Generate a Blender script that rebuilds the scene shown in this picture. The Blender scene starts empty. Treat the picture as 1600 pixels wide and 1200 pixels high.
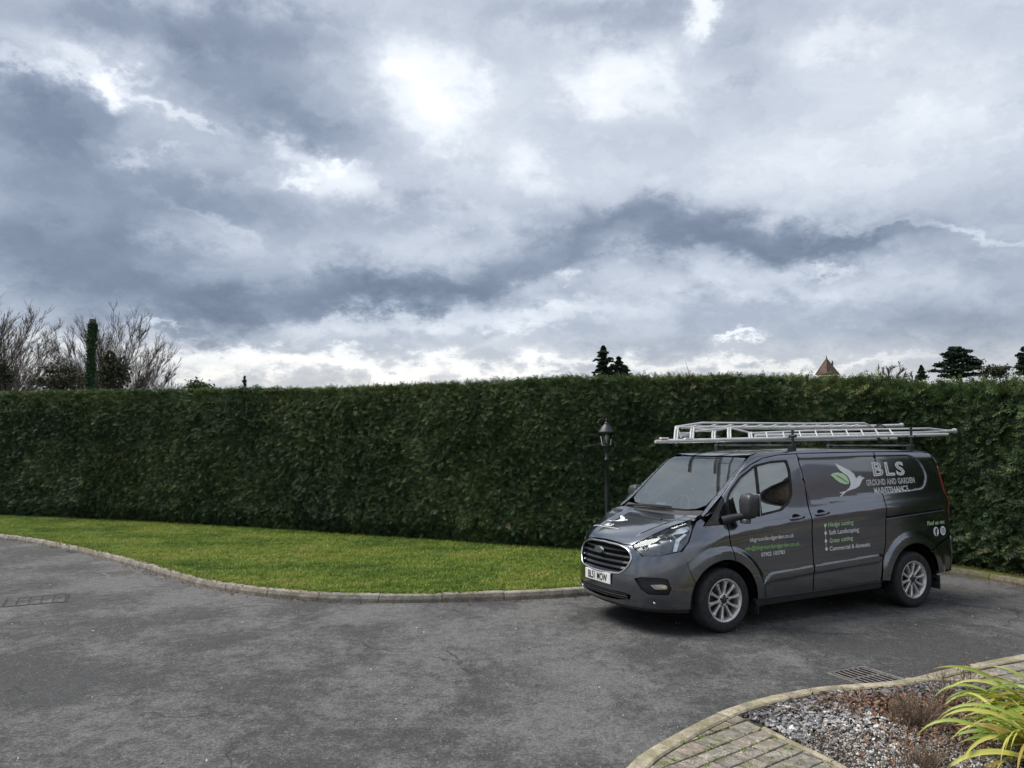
import bpy, math, random
import numpy as np
from mathutils import Vector, Matrix, geometry

S = bpy.context.scene
COL = S.collection
R = math.radians
rng = np.random.default_rng(7)
random.seed(7)

# ------------------------------------------------------------------ camera, sky, sun, exposure
cam_d = bpy.data.cameras.new("camera")
cam = bpy.data.objects.new("camera", cam_d)
COL.objects.link(cam)
cam_d.sensor_width = 36.0
cam_d.lens = 26.685
cam_d.clip_start = .05
cam_d.clip_end = 2000
cam.location = (0, 0, 1.985)
cam.rotation_euler = (R(90 + 4.646), 0, 0)
S.camera = cam

SUN_EL, SUN_AZ = R(58), R(-78)          # azimuth measured from +Y towards +X
S.view_settings.view_transform = 'Standard'
S.view_settings.look = 'None'
S.view_settings.gamma = 1
S.view_settings.use_curve_mapping = False
S.view_settings.exposure = 1.58


def nd(t, kind, ins=None, out=0, **props):
    n = t.nodes.new(kind)
    for k, v in props.items():
        setattr(n, k, v)
    for k, v in (ins or {}).items():
        s = n.inputs[k]
        if isinstance(v, bpy.types.NodeSocket):
            t.links.new(v, s)
        elif v is not None:
            if s.type == 'RGBA' and len(v) == 3:
                v = (*v, 1)
            s.default_value = v
    return n.outputs[out]


def mth(t, op, a, b=None, c=None, clamp=False):
    return nd(t, 'ShaderNodeMath', {0: a, 1: b, 2: c}, operation=op, use_clamp=clamp)


def vmt(t, op, a, b=None, out=0):
    return nd(t, 'ShaderNodeVectorMath', {0: a, 1: b}, out=out, operation=op)


def mixc(t, f, a, b, mode='MIX'):
    n = t.nodes.new('ShaderNodeMix')
    n.data_type = 'RGBA'
    n.blend_type = mode
    for k, v in ((0, f), (6, a), (7, b)):
        s = n.inputs[k]
        if isinstance(v, bpy.types.NodeSocket):
            t.links.new(v, s)
        else:
            s.default_value = (*v, 1) if (k and len(v) == 3) else v
    return n.outputs[2]


def ramp(t, f, stops, interp='LINEAR'):
    n = t.nodes.new('ShaderNodeValToRGB')
    e = n.color_ramp.elements
    n.color_ramp.interpolation = interp
    while len(e) < len(stops):
        e.new(.5)
    for i, (p, c) in enumerate(stops):
        e[i].position = p
        e[i].color = (*c, 1) if hasattr(c, '__len__') else (c, c, c, 1)
    t.links.new(f, n.inputs[0])
    return n.outputs[0]


def mrange(t, v, a, b, c=0., d=1., smooth=True):
    return nd(t, 'ShaderNodeMapRange', {0: v, 1: a, 2: b, 3: c, 4: d}, interpolation_type='SMOOTHSTEP' if smooth else 'LINEAR')


def noise(t, vec, scale, detail=4, rough=.55, dist=0., out=0):
    return nd(t, 'ShaderNodeTexNoise', {'Vector': vec, 'Scale': scale, 'Detail': detail, 'Roughness': rough, 'Distortion': dist}, out=out)


# --- world: physical sky seen through a broken layer of rain cloud
W = bpy.data.worlds.new("World")
S.world = W
W.use_nodes = True
wt = W.node_tree
wt.nodes.clear()
sky = nd(wt, 'ShaderNodeTexSky', sky_type='NISHITA')
sn = sky.node
sn.sun_disc = False
sn.sun_elevation = SUN_EL
sn.sun_rotation = SUN_AZ
bg_sky = nd(wt, 'ShaderNodeBackground', {'Color': sky, 'Strength': .05})
d = nd(wt, 'ShaderNodeTexCoord', out=0)
sx, sy, sz = (nd(wt, 'ShaderNodeSeparateXYZ', {0: d}, out=i) for i in range(3))
az = mth(wt, 'MULTIPLY', mth(wt, 'ARCTAN2', sx, sy), 57.2958)
el = mth(wt, 'MULTIPLY', mth(wt, 'ARCSINE', sz), 57.2958)
zz = mth(wt, 'ADD', mth(wt, 'MAXIMUM', sz, 0.), .50)
plane = nd(wt, 'ShaderNodeCombineXYZ', {0: mth(wt, 'DIVIDE', sx, zz), 1: mth(wt, 'DIVIDE', sy, zz), 2: 0.})
wv1 = noise(wt, plane, 4.5, 7, .62, 0, out=1)
wv2 = noise(wt, plane, 14., 6, .65, 0, out=1)
warp = vmt(wt, 'ADD', nd(wt, 'ShaderNodeVectorMath', {0: wv1, 1: (-.5, -.5, -.5)}, operation='ADD'),
           nd(wt, 'ShaderNodeVectorMath', {0: nd(wt, 'ShaderNodeVectorMath', {0: wv2, 1: (-.5, -.5, -.5)}, operation='ADD'), 'Scale': .62}, operation='SCALE'))
ae0 = nd(wt, 'ShaderNodeCombineXYZ', {0: az, 1: el, 2: 0.})
ae = vmt(wt, 'ADD', ae0, vmt(wt, 'MULTIPLY', warp, (9., 6.5, 0)))
# cloud banks: azimuth, elevation, half width, half height (degrees), tilt, thickness (minus = thick and dark)
BANKS = [
    (-33.8, 25.4, 2.5, 2.3, 6.0, 0.1),
    (-25.0, 27.8, 10.5, 1.5, -7.0, -0.19),
    (-29.6, 23.7, 3.4, 0.7, 16.0, 0.2),
    (-28.7, 22.6, 0.9, 0.7, 20.0, 0.24),
    (-34.4, 23.4, 1.6, 0.4, -14.0, 0.14),
    (-24.6, 22.3, 2.4, 0.3, 13.0, 0.14),
    (-27.5, 23.7, 1.7, 0.4, -29.0, 0.14),
    (-32.5, 21.1, 3.7, 2.4, -2.0, -0.24),
    (-19.3, 24.6, 6.2, 2.5, 2.0, -0.17),
    (-15.6, 22.6, 3.4, 1.1, 13.0, -0.1),
    (-18.5, 21.2, 1.4, 0.6, 28.0, 0.12),
    (-13.4, 19.8, 3.9, 1.2, 13.0, 0.2),
    (-16.3, 19.3, 1.1, 0.5, -5.0, 0.16),
    (-13.6, 20.7, 1.2, 0.4, 5.0, 0.14),
    (-6.5, 25.3, 4.1, 2.8, 32.0, 0.2),
    (-5.5, 24.1, 2.2, 1.1, 30.0, 0.09),
    (-8.8, 26.3, 1.1, 0.5, -3.0, 0.12),
    (-26.6, 16.9, 9.1, 2.2, -2.0, -0.19),
    (-26.9, 18.7, 1.0, 0.5, 12.0, 0.12),
    (-24.4, 20.1, 0.8, 0.2, -8.0, 0.08),
    (-22.2, 14.2, 3.0, 1.0, 7.0, 0.09),
    (-23.1, 15.5, 3.9, 0.3, 17.0, 0.08),
    (-29.5, 12.2, 7.1, 2.2, -3.0, -0.23),
    (-21.2, 8.9, 2.9, 2.1, -3.0, -0.24),
    (-26.7, 9.8, 5.9, 1.7, -5.0, -0.1),
    (-6.8, 11.2, 5.6, 1.4, -9.0, -0.22),
    (-13.5, 11.5, 4.2, 1.2, -9.0, -0.1),
    (-9.7, 8.8, 10.0, 0.9, -5.0, 0.13),
    (-12.9, 5.8, 13.9, 0.8, -1.0, 0.24),
    (-24.6, 7.7, 1.6, 0.3, 2.0, 0.2),
    (-24.0, 7.3, 1.5, 0.3, -3.0, -0.14),
    (-7.1, 17.1, 3.4, 1.1, -2.0, -0.07),
    (-6.9, 14.8, 6.8, 1.1, -2.0, 0.05),
    (6.5, 29.7, 6.2, 1.0, 7.0, -0.12),
    (14.0, 29.6, 1.0, 1.5, 6.0, 0.26),
    (17.9, 27.3, 2.1, 1.5, 24.0, -0.08),
    (24.5, 27.0, 3.8, 1.0, 10.0, 0.1),
    (8.9, 26.0, 4.7, 1.6, 8.0, 0.17),
    (5.2, 25.3, 2.0, 0.8, 2.0, 0.1),
    (30.7, 22.6, 4.9, 2.3, 12.0, 0.07),
    (20.9, 19.5, 14.8, 2.3, 7.0, 0.03),
    (1.5, 20.1, 1.8, 1.7, 1.0, 0.12),
    (3.7, 14.4, 4.1, 2.6, -9.0, -0.12),
    (17.6, 15.0, 9.7, 1.5, 9.0, -0.21),
    (25.7, 14.1, 4.0, 0.7, 0.0, -0.1),
    (7.8, 16.4, 3.4, 0.9, -7.0, -0.08),
    (14.8, 11.8, 11.0, 0.9, 3.0, 0.07),
    (4.2, 12.4, 0.8, 0.5, 1.0, 0.16),
    (23.0, 12.6, 0.9, 0.3, 5.0, 0.14),
    (30.7, 13.7, 4.1, 0.3, 14.0, 0.14),
    (23.1, 8.9, 13.6, 1.6, 4.0, -0.09),
    (30.8, 7.3, 4.0, 1.4, 4.0, -0.06),
    (16.6, 7.8, 1.6, 0.3, -4.0, 0.26),
    (10.1, 7.4, 3.3, 0.5, 1.0, -0.05),
    (19.2, 5.7, 10.4, 0.4, 2.0, 0.16),
    (4.4, 9.7, 5.3, 0.8, -5.0, 0.15),
    (7.2, 5.6, 9.5, 0.4, 1.0, 0.16),
    (-32.1, 5.6, 4.9, 1.1, -3.0, 0.1),
    (-27.2, 13.1, 12.9, 6.3, -6.0, -0.07),
    (21.4, 23.5, 18.3, 6.9, 8.0, 0.07),
    (-5.0, 24.5, 7.2, 4.9, 20.0, 0.1),
    (-11.6, 11.4, 15.6, 1.6, -10.0, -0.09),
    (-22.5, 27.8, 12.2, 1.9, -8.0, -0.06),
    (10.3, 18.6, 12.5, 3.1, 3.0, 0.05),
    (18.1, 14.8, 11.6, 2.0, 8.0, -0.06),
    (-32.5, 20.9, 3.9, 2.7, -4.0, -0.06),
    (-14.3, 5.2, 15.1, 1.0, -1.0, 0.08),
]
BANKS += [(-26, 44, 16, 9, 10, .16), (112, 19, 18, 8, 0, .14)]      # breaks mirrored in the windscreen and door glass
tot = None
for (a, e, ra, re, rot, amp) in BANKS:
    c = vmt(wt, 'SUBTRACT', ae, (a, e, 0))
    c = nd(wt, 'ShaderNodeVectorRotate', {'Vector': c, 'Angle': R(rot)}, rotation_type='Z_AXIS')
    c = vmt(wt, 'DIVIDE', c, (ra, re, 1))
    q = vmt(wt, 'DOT_PRODUCT', c, c, out=1)
    g = mth(wt, 'MULTIPLY', mth(wt, 'EXPONENT', mth(wt, 'MULTIPLY', mth(wt, 'POWER', q, 1.45), -.75)), amp)
    tot = g if tot is None else mth(wt, 'ADD', tot, g)
# underside edge of the big grey shelf: a ragged line, dark above it, thinning upwards
aez = nd(wt, 'ShaderNodeSeparateXYZ', {0: ae}, out=0)
ael = nd(wt, 'ShaderNodeSeparateXYZ', {0: ae}, out=1)
edge = nd(wt, 'ShaderNodeFloatCurve', {1: mrange(wt, aez, -45, 45, 0, 1, False)})
cv = edge.node.mapping.curves[0]
EDGE = [(-37.4, 5.8), (-30.7, 6.3), (-23.0, 6.9), (-17.9, 7.0), (-14.3, 8.7), (-9.7, 10.4), (-4.9, 11.2), (2.9, 11.8), (7.3, 13.3), (14.4, 13.9), (21.1, 13.2), (27.3, 13.7), (32.8, 13.8), (39.3, 13.3)]
for i, (a, e) in enumerate(EDGE):
    p = ((a + 45) / 90, e / 30)
    if i == 0: cv.points[0].location = p
    elif i == len(EDGE) - 1: cv.points[-1].location = p
    else: cv.points.new(*p)
edge.node.mapping.update()
over = mth(wt, 'SUBTRACT', ael, mth(wt, 'MULTIPLY', edge, 30.))
shelf = mth(wt, 'MULTIPLY', mrange(wt, over, -.25, 1.1), mth(wt, 'EXPONENT', mth(wt, 'MULTIPLY', mth(wt, 'MAXIMUM', over, 0.), -.30)))
shelf = mth(wt, 'MULTIPLY', shelf, mth(wt, 'MULTIPLY', mrange(wt, aez, -24, -14), mrange(wt, aez, 34, 22)))
f1 = noise(wt, vmt(wt, 'ADD', plane, vmt(wt, 'MULTIPLY', warp, (.30, .30, 0))), 3.0, 9, .52)
f2 = noise(wt, vmt(wt, 'ADD', plane, vmt(wt, 'MULTIPLY', warp, (.22, .22, 0))), 10., 7, .58)
det = mth(wt, 'ADD', mth(wt, 'MULTIPLY', mth(wt, 'SUBTRACT', f1, .5), .34), mth(wt, 'MULTIPLY', mth(wt, 'SUBTRACT', f2, .5), .24))
# the same broken cloud goes on overhead and all round
f0 = noise(wt, vmt(wt, 'ADD', plane, vmt(wt, 'MULTIPLY', warp, (.25, .25, 0))), 2.1, 6, .5)
beyond = mth(wt, 'MAXIMUM', mrange(wt, el, 27, 38), mrange(wt, mth(wt, 'ABSOLUTE', az), 37, 50))
tot = mth(wt, 'ADD', tot, mth(wt, 'MULTIPLY', beyond, mth(wt, 'MULTIPLY', mth(wt, 'SUBTRACT', f0, .5), .95)))
val = mth(wt, 'ADD', mth(wt, 'ADD', mth(wt, 'ADD', tot, .62), det), mth(wt, 'MULTIPLY', shelf, -.10))
ccol = ramp(wt, val, [(.20, (.125, .158, .225)), (.34, (.185, .226, .308)), (.45, (.258, .308, .396)), (.57, (.392, .443, .533)), (.70, (.565, .613, .695)), (.83, (.78, .825, .885)), (1.0, (.98, 1.0, 1.01))])
# low cloud far off is seen through more air: a little warmer
ccol = mixc(wt, mrange(wt, el, 10, 2.5, 0, .85), ccol, mixc(wt, 1., ccol, (1.13, 1.02, .87), 'MULTIPLY'))
bg_cl = nd(wt, 'ShaderNodeBackground', {'Color': ccol, 'Strength': .39})
mx = nd(wt, 'ShaderNodeMixShader', {0: .94, 1: bg_sky, 2: bg_cl})
wo = wt.nodes.new('ShaderNodeOutputWorld')
wt.links.new(mx, wo.inputs[0])
W.cycles.sampling_method = 'MANUAL'
W.cycles.sample_map_resolution = 512

sun_d = bpy.data.lights.new("sun", 'SUN')
sun_d.energy = 1.5
sun_d.angle = R(34)
sun_d.color = (1.0, .965, .91)
sun = bpy.data.objects.new("sun", sun_d)
COL.objects.link(sun)
sdir = Vector((math.sin(SUN_AZ) * math.cos(SUN_EL), math.cos(SUN_AZ) * math.cos(SUN_EL), math.sin(SUN_EL)))
sun.rotation_euler = sdir.to_track_quat('Z', 'Y').to_euler()
sun.location = (-8, 6, 20)

# ------------------------------------------------------------------ helpers
class MB:
    """collects shapes; build() links them as ONE mesh object"""
    def __init__(s):
        s.v, s.f, s.m, s.sm = [], [], [], []
    def add(s, v, f, mi=0, smooth=False):
        o = len(s.v)
        s.v += [tuple(float(c) for c in p) for p in v]
        s.f += [tuple(i + o for i in q) for q in f]
        s.m += [mi] * len(f)
        s.sm += [smooth] * len(f)
    def box(s, c, h, M=None, mi=0, taper=None):
        v = []
        for z in (-1, 1):
            for y in (-1, 1):
                for x in (-1, 1):
                    k = taper if (taper and z > 0) else 1
                    p = Vector((x*h[0]*k, y*h[1]*k, z*h[2]))
                    if M: p = M @ p
                    v.append(p + Vector(c))
        s.add(v, [(0, 2, 3, 1), (4, 5, 7, 6), (0, 1, 5, 4), (2, 6, 7, 3), (0, 4, 6, 2), (1, 3, 7, 5)], mi)
    def bbox(s, c, h, b=.006, M=None, mi=0):
        """box with chamfered edges"""
        v, idx = [], {}
        for sx_ in (-1, 1):
            for sy_ in (-1, 1):
                for sz_ in (-1, 1):
                    for ax in range(3):
                        p = [sx_*(h[0]-b), sy_*(h[1]-b), sz_*(h[2]-b)]
                        p[ax] = (sx_, sy_, sz_)[ax]*h[ax]
                        p = Vector(p)
                        if M: p = M @ p
                        idx[(sx_, sy_, sz_, ax)] = len(v)
                        v.append(p + Vector(c))
        f = []
        for ax in range(3):
            o = [i for i in range(3) if i != ax]
            for sg in (-1, 1):
                q = []
                for a, b_ in ((-1, -1), (1, -1), (1, 1), (-1, 1)):
                    k = [0, 0, 0]; k[ax] = sg; k[o[0]] = a; k[o[1]] = b_
                    q.append(idx[(*k, ax)])
                if (sg > 0) == (ax == 1): q.reverse()
                f.append(tuple(q))
            for a in (-1, 1):
                for b_ in (-1, 1):
                    k1 = [0, 0, 0]; k1[o[0]] = a; k1[o[1]] = b_; k1[ax] = -1
                    k2 = list(k1); k2[ax] = 1
                    f.append((idx[(*k1, o[0])], idx[(*k2, o[0])], idx[(*k2, o[1])], idx[(*k1, o[1])]))
        for a in (-1, 1):
            for b_ in (-1, 1):
                for c_ in (-1, 1):
                    f.append(tuple(idx[(a, b_, c_, i)] for i in range(3)))
        s.add(v, f, mi)
    def tube(s, pts, r, n=8, mi=0, cap=True, smooth=True, up=None):
        pts = [Vector(p) for p in pts]
        rr = r if isinstance(r, (list, tuple)) else [r]*len(pts)
        v, f = [], []
        prev = None
        for i, p in enumerate(pts):
            t = (pts[min(i+1, len(pts)-1)] - pts[max(i-1, 0)]).normalized()
            if prev is None:
                a = Vector((0, 0, 1)) if abs(t.z) < .9 else Vector((1, 0, 0))
                x = t.cross(a).normalized()
            else:
                x = (prev - t*prev.dot(t)).normalized()
            prev = x
            y = t.cross(x)
            for k in range(n):
                an = 2*math.pi*k/n
                v.append(p + (x*math.cos(an) + y*math.sin(an))*rr[i])
        for i in range(len(pts)-1):
            for k in range(n):
                a, b = i*n+k, i*n+(k+1) % n
                f.append((a, b, b+n, a+n))
        s.add(v, f, mi, smooth)
        if cap:
            m = len(pts)-1
            s.add(v[:n], [tuple(reversed(range(n)))], mi)
            s.add(v[m*n:], [tuple(range(n))], mi)
    def lathe(s, prof_, n=24, M=None, mi=0, smooth=True, phase=0.):
        v, f = [], []
        for (r, z) in prof_:
            for k in range(n):
                a = 2*math.pi*k/n + phase
                p = Vector((r*math.cos(a), r*math.sin(a), z))
                v.append(M @ p if M else p)
        for i in range(len(prof_)-1):
            for k in range(n):
                a, b = i*n+k, i*n+(k+1) % n
                f.append((a, b, b+n, a+n))
        s.add(v, f, mi, smooth)
    def build(s, name, mats, parent=None, loc=None):
        me = bpy.data.meshes.new(name)
        me.from_pydata(s.v, [], s.f)
        mats = mats if isinstance(mats, (list, tuple)) else [mats]
        for m in mats: me.materials.append(m)
        if len(mats) > 1: me.polygons.foreach_set('material_index', s.m)
        me.polygons.foreach_set('use_smooth', s.sm)
        me.update()
        return link(name, me, parent, loc)


def link(name, data, parent=None, loc=None):
    o = bpy.data.objects.new(name, data)
    COL.objects.link(o)
    if parent: o.parent = parent
    if loc is not None: o.location = loc
    return o


def thing(name, label, cat, loc=(0, 0, 0), rz=0., group=None):
    o = link(name, None, None, loc)
    o.empty_display_size = .2
    o.rotation_euler = (0, 0, rz)
    return tag(o, label, cat, group)


def tag(o, label, cat, group=None, kind=None):
    o['label'] = label
    o['category'] = cat
    if group: o['group'] = group
    if kind: o['kind'] = kind
    return o


def kind(o, k):
    o['kind'] = k
    return o


def copy_tree(o, parent=None):
    c = o.copy()
    COL.objects.link(c)
    if parent: c.parent = parent
    for ch in list(o.children):
        copy_tree(ch, c)
    return c


def vnoise(x, y, seed=0):
    """smooth value noise, 0..1"""
    def h(i, j):
        n = np.sin(i*127.1 + j*311.7 + seed*74.7)*43758.5453
        return n - np.floor(n)
    xi, yi = np.floor(x), np.floor(y)
    u, v = x-xi, y-yi
    u, v = u*u*(3-2*u), v*v*(3-2*v)
    return (h(xi, yi)*(1-u) + h(xi+1, yi)*u)*(1-v) + (h(xi, yi+1)*(1-u) + h(xi+1, yi+1)*u)*v


def fbm(x, y, seed=0, o=4):
    s_, a, t = 0, .5, 0
    for k in range(o):
        s_ = s_ + a*vnoise(x*2**k, y*2**k, seed+k*3); t += a; a *= .5
    return s_/t


# ------------------------------------------------------------------ materials
def mat(name, col=(.5, .5, .5), rough=.5, metal=0., fn=None, spec=.5, coat=0., coat_r=.05, bump=None, grain=None, trans=None):
    m = bpy.data.materials.new(name)
    m.use_nodes = True
    t = m.node_tree
    b = t.nodes['Principled BSDF']
    b.inputs['Base Color'].default_value = (*col, 1)
    b.inputs['Roughness'].default_value = rough
    b.inputs['Metallic'].default_value = metal
    b.inputs['Specular IOR Level'].default_value = spec
    b.inputs['Coat Weight'].default_value = coat
    b.inputs['Coat Roughness'].default_value = coat_r
    if grain:
        sc, lo, hi = grain
        co = nd(t, 'ShaderNodeTexCoord', out=3)
        n = noise(t, co, sc, 5, .6)
        t.links.new(mixc(t, mrange(t, n, .3, .7), [c*lo for c in col], [min(c*hi, 1) for c in col]), b.inputs['Base Color'])
        t.links.new(mrange(t, noise(t, co, sc*.37, 3), .3, .7, max(rough-.08, .02), min(rough+.1, 1)), b.inputs['Roughness'])
    if bump:
        sc, st, ds = bump
        co = nd(t, 'ShaderNodeTexCoord', out=3)
        t.links.new(nd(t, 'ShaderNodeBump', {'Height': noise(t, co, sc, 4), 'Strength': st, 'Distance': ds}), b.inputs['Normal'])
    if fn: fn(t, b)
    return m


def L(t, s, b, name): t.links.new(s, b.inputs[name])


def fn_asphalt(t, b):
    co = nd(t, 'ShaderNodeTexCoord', out=3)
    st = vmt(t, 'MULTIPLY', co, (1.0, .85, 1))
    big = noise(t, st, .26, 4, .6, .3)
    mid = noise(t, st, 1.0, 8, .66, .3)
    sm = noise(t, st, 9., 6, .7, .2)
    fine = noise(t, co, 36, 5, .75)
    grit = noise(t, co, 140, 2, .7)
    # where the dressing has worn off the paler stone shows; ragged at every scale
    k = mth(t, 'ADD', mth(t, 'MULTIPLY', big, .44), mth(t, 'ADD', mth(t, 'MULTIPLY', mid, .46), mth(t, 'ADD', mth(t, 'MULTIPLY', sm, .16), mth(t, 'MULTIPLY', fine, .14))))
    worn = mrange(t, k, .535, .66)
    c = mixc(t, worn, (.075, .075, .0745), (.166, .163, .158))
    c = mixc(t, mrange(t, sm, .36, .62), mixc(t, 1., c, (.86, .86, .86), 'MULTIPLY'), mixc(t, 1., c, (1.10, 1.10, 1.10), 'MULTIPLY'))
    c = mixc(t, mrange(t, fine, .36, .64), mixc(t, 1., c, (.72, .72, .73), 'MULTIPLY'), mixc(t, 1., c, (1.25, 1.24, 1.23), 'MULTIPLY'))
    c = mixc(t, mrange(t, grit, .40, .66), mixc(t, 1., c, (.62, .62, .63), 'MULTIPLY'), mixc(t, 1., c, (1.48, 1.47, 1.45), 'MULTIPLY'))
    # hairline cracks and a dark oil drip trail where cars stand
    wob = vmt(t, 'ADD', co, vmt(t, 'MULTIPLY', noise(t, co, 2.2, 5, .6, 0, out=1), (.5, .5, 0)))
    cr = nd(t, 'ShaderNodeTexVoronoi', {'Vector': wob, 'Scale': .42}, feature='DISTANCE_TO_EDGE')
    crk = mth(t, 'MULTIPLY', mrange(t, cr, .006, .0015), mrange(t, noise(t, co, .5, 3), .50, .60))
    c = mixc(t, mth(t, 'MULTIPLY', crk, .75), c, (.03, .03, .03))
    oil = mrange(t, noise(t, st, .9, 4, .6, .2), .66, .74)
    c = mixc(t, mth(t, 'MULTIPLY', oil, .45), c, (.04, .04, .042))
    vo = nd(t, 'ShaderNodeTexVoronoi', {'Vector': co, 'Scale': 62.})
    vc = nd(t, 'ShaderNodeTexVoronoi', {'Vector': co, 'Scale': 62.}, out=1)
    pick = mth(t, 'MULTIPLY', mth(t, 'GREATER_THAN', nd(t, 'ShaderNodeSeparateXYZ', {0: vc}, out=0), .965), mth(t, 'LESS_THAN', vo, .34))
    c = mixc(t, mth(t, 'MULTIPLY', pick, .8), c, (.34, .33, .31))
    L(t, c, b, 'Base Color')
    L(t, mrange(t, mid, .3, .7, .74, .95), b, 'Roughness')
    h = mth(t, 'ADD', mth(t, 'MULTIPLY', grit, .7), mth(t, 'ADD', mth(t, 'MULTIPLY', fine, 1.2), mth(t, 'MULTIPLY', sm, 2.)))
    L(t, nd(t, 'ShaderNodeBump', {'Height': h, 'Strength': 1., 'Distance': .014}), b, 'Normal')


def fn_stone(base, moss, dirt, sc=6., mossiness=.5, tintv=.12):
    def fn(t, b):
        co = nd(t, 'ShaderNodeTexCoord', out=3)
        oi = nd(t, 'ShaderNodeObjectInfo', out=5)
        co = vmt(t, 'ADD', co, nd(t, 'ShaderNodeCombineXYZ', {0: mth(t, 'MULTIPLY', oi, 37.), 1: mth(t, 'MULTIPLY', oi, 11.), 2: 0.}))
        n = noise(t, co, sc, 6, .65)
        n2 = noise(t, co, sc*9, 4, .7)
        n3 = noise(t, co, sc*.55, 5, .6)
        c = mixc(t, mrange(t, n, .32, .68), [x*.62 for x in base], [min(1, x*1.22) for x in base])
        c = mixc(t, mrange(t, n2, .35, .7), mixc(t, 1., c, (.72, .72, .72), 'MULTIPLY'), mixc(t, 1., c, (1.25, 1.25, 1.23), 'MULTIPLY'))
        c = mixc(t, mrange(t, oi, 0, 1, 0, tintv*2.2, False), c, mixc(t, 1., c, (1.25, .98, .82), 'MULTIPLY'))
        c = mixc(t, mth(t, 'MULTIPLY', mrange(t, n3, .5, .66), mossiness), c, moss)
        c = mixc(t, mth(t, 'MULTIPLY', mrange(t, noise(t, co, sc*2.3, 5, .7), .52, .7), .55), c, dirt)
        L(t, c, b, 'Base Color')
        L(t, nd(t, 'ShaderNodeBump', {'Height': mth(t, 'ADD', n, mth(t, 'MULTIPLY', n2, .5)), 'Strength': .6, 'Distance': .006}), b, 'Normal')
    return fn


def fn_paver(t, b):
    co = nd(t, 'ShaderNodeTexCoord', out=3)
    oi = nd(t, 'ShaderNodeObjectInfo', out=5)
    co = vmt(t, 'ADD', co, nd(t, 'ShaderNodeCombineXYZ', {0: mth(t, 'MULTIPLY', oi, 53.), 1: mth(t, 'MULTIPLY', oi, 17.), 2: 0.}))
    c0 = ramp(t, oi, [(0, (.25, .215, .165)), (.25, (.205, .192, .165)), (.5, (.265, .205, .16)), (.75, (.185, .176, .158)), (1, (.295, .25, .185))])
    n = noise(t, co, 14, 6, .65)
    n2 = noise(t, co, 75, 4, .7)
    c = mixc(t, mrange(t, n, .3, .7), mixc(t, 1., c0, (.62, .62, .62), 'MULTIPLY'), mixc(t, 1., c0, (1.2, 1.2, 1.2), 'MULTIPLY'))
    lich = mrange(t, mth(t, 'ADD', mth(t, 'MULTIPLY', n2, .7), mth(t, 'MULTIPLY', noise(t, co, 7, 3), .4)), .60, .68)
    c = mixc(t, mth(t, 'MULTIPLY', lich, .75), c, (.50, .47, .42))
    c = mixc(t, mth(t, 'MULTIPLY', mrange(t, noise(t, co, 9, 5, .6, 1.), .54, .68), .6), c, (.085, .09, .022))
    c = mixc(t, mth(t, 'MULTIPLY', mrange(t, noise(t, co, 40, 3), .56, .66), .5), c, (.07, .06, .05))
    L(t, c, b, 'Base Color')
    L(t, nd(t, 'ShaderNodeBump', {'Height': mth(t, 'ADD', n, n2), 'Strength': .7, 'Distance': .005}), b, 'Normal')


def fn_tint(stops, transl=.0, var=.35):
    """colour picked per instance by its stored tint"""
    def fn(t, b):
        a = nd(t, 'ShaderNodeAttribute', out=2, attribute_name='tint', attribute_type='INSTANCER')
        c = ramp(t, a, stops)
        o = nd(t, 'ShaderNodeObjectInfo', out=5)
        c = mixc(t, 1., c, ramp(t, o, [(0, 1-var), (1, 1+var)]), 'MULTIPLY')
        L(t, c, b, 'Base Color')
        if transl:
            tr = nd(t, 'ShaderNodeBsdfTranslucent', {0: c})
            m = nd(t, 'ShaderNodeMixShader', {0: transl, 1: b.outputs[0], 2: tr})
            t.links.new(m, t.nodes['Material Output'].inputs[0])
    return fn


def fn_paint(t, b):
    b.inputs['Coat IOR'].default_value = 1.65
    co = nd(t, 'ShaderNodeTexCoord', out=3)
    fl = noise(t, co, 900, 1, .5)
    L(t, mixc(t, mrange(t, fl, .35, .65), (.112, .120, .140), (.165, .176, .203)), b, 'Base Color')
    # road film low on the body and faint streaks
    z = nd(t, 'ShaderNodeSeparateXYZ', {0: co}, out=2)
    dirt = mth(t, 'MULTIPLY', mrange(t, z, .85, .3), mrange(t, noise(t, co, 5, 6, .65), .35, .75))
    L(t, mth(t, 'ADD', mth(t, 'MULTIPLY', dirt, .14), .21), b, 'Roughness')
    L(t, mth(t, 'ADD', mth(t, 'MULTIPLY', dirt, .10), mrange(t, noise(t, co, 3, 5), .3, .7, .02, .055)), b, 'Coat Roughness')


def glass_mat(name, tint, ior=1.9, rough=0.0):
    m = bpy.data.materials.new(name)
    m.use_nodes = True
    t = m.node_tree
    t.nodes.clear()
    tr = nd(t, 'ShaderNodeBsdfTransparent', {0: tint})
    gl = nd(t, 'ShaderNodeBsdfGlossy', {'Color': (.93, 1, .985), 'Roughness': rough})
    co = nd(t, 'ShaderNodeTexCoord', out=3)
    fr = nd(t, 'ShaderNodeFresnel', {'IOR': ior})
    dust = mrange(t, noise(t, co, 3.1, 6, .65), .40, .75, .0, .05)
    df = nd(t, 'ShaderNodeBsdfDiffuse', {0: (.45, .46, .46)})
    m1 = nd(t, 'ShaderNodeMixShader', {0: dust, 1: tr, 2: df})
    m2 = nd(t, 'ShaderNodeMixShader', {0: fr, 1: m1, 2: gl})
    o = t.nodes.new('ShaderNodeOutputMaterial')
    t.links.new(m2, o.inputs[0])
    return m


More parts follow.
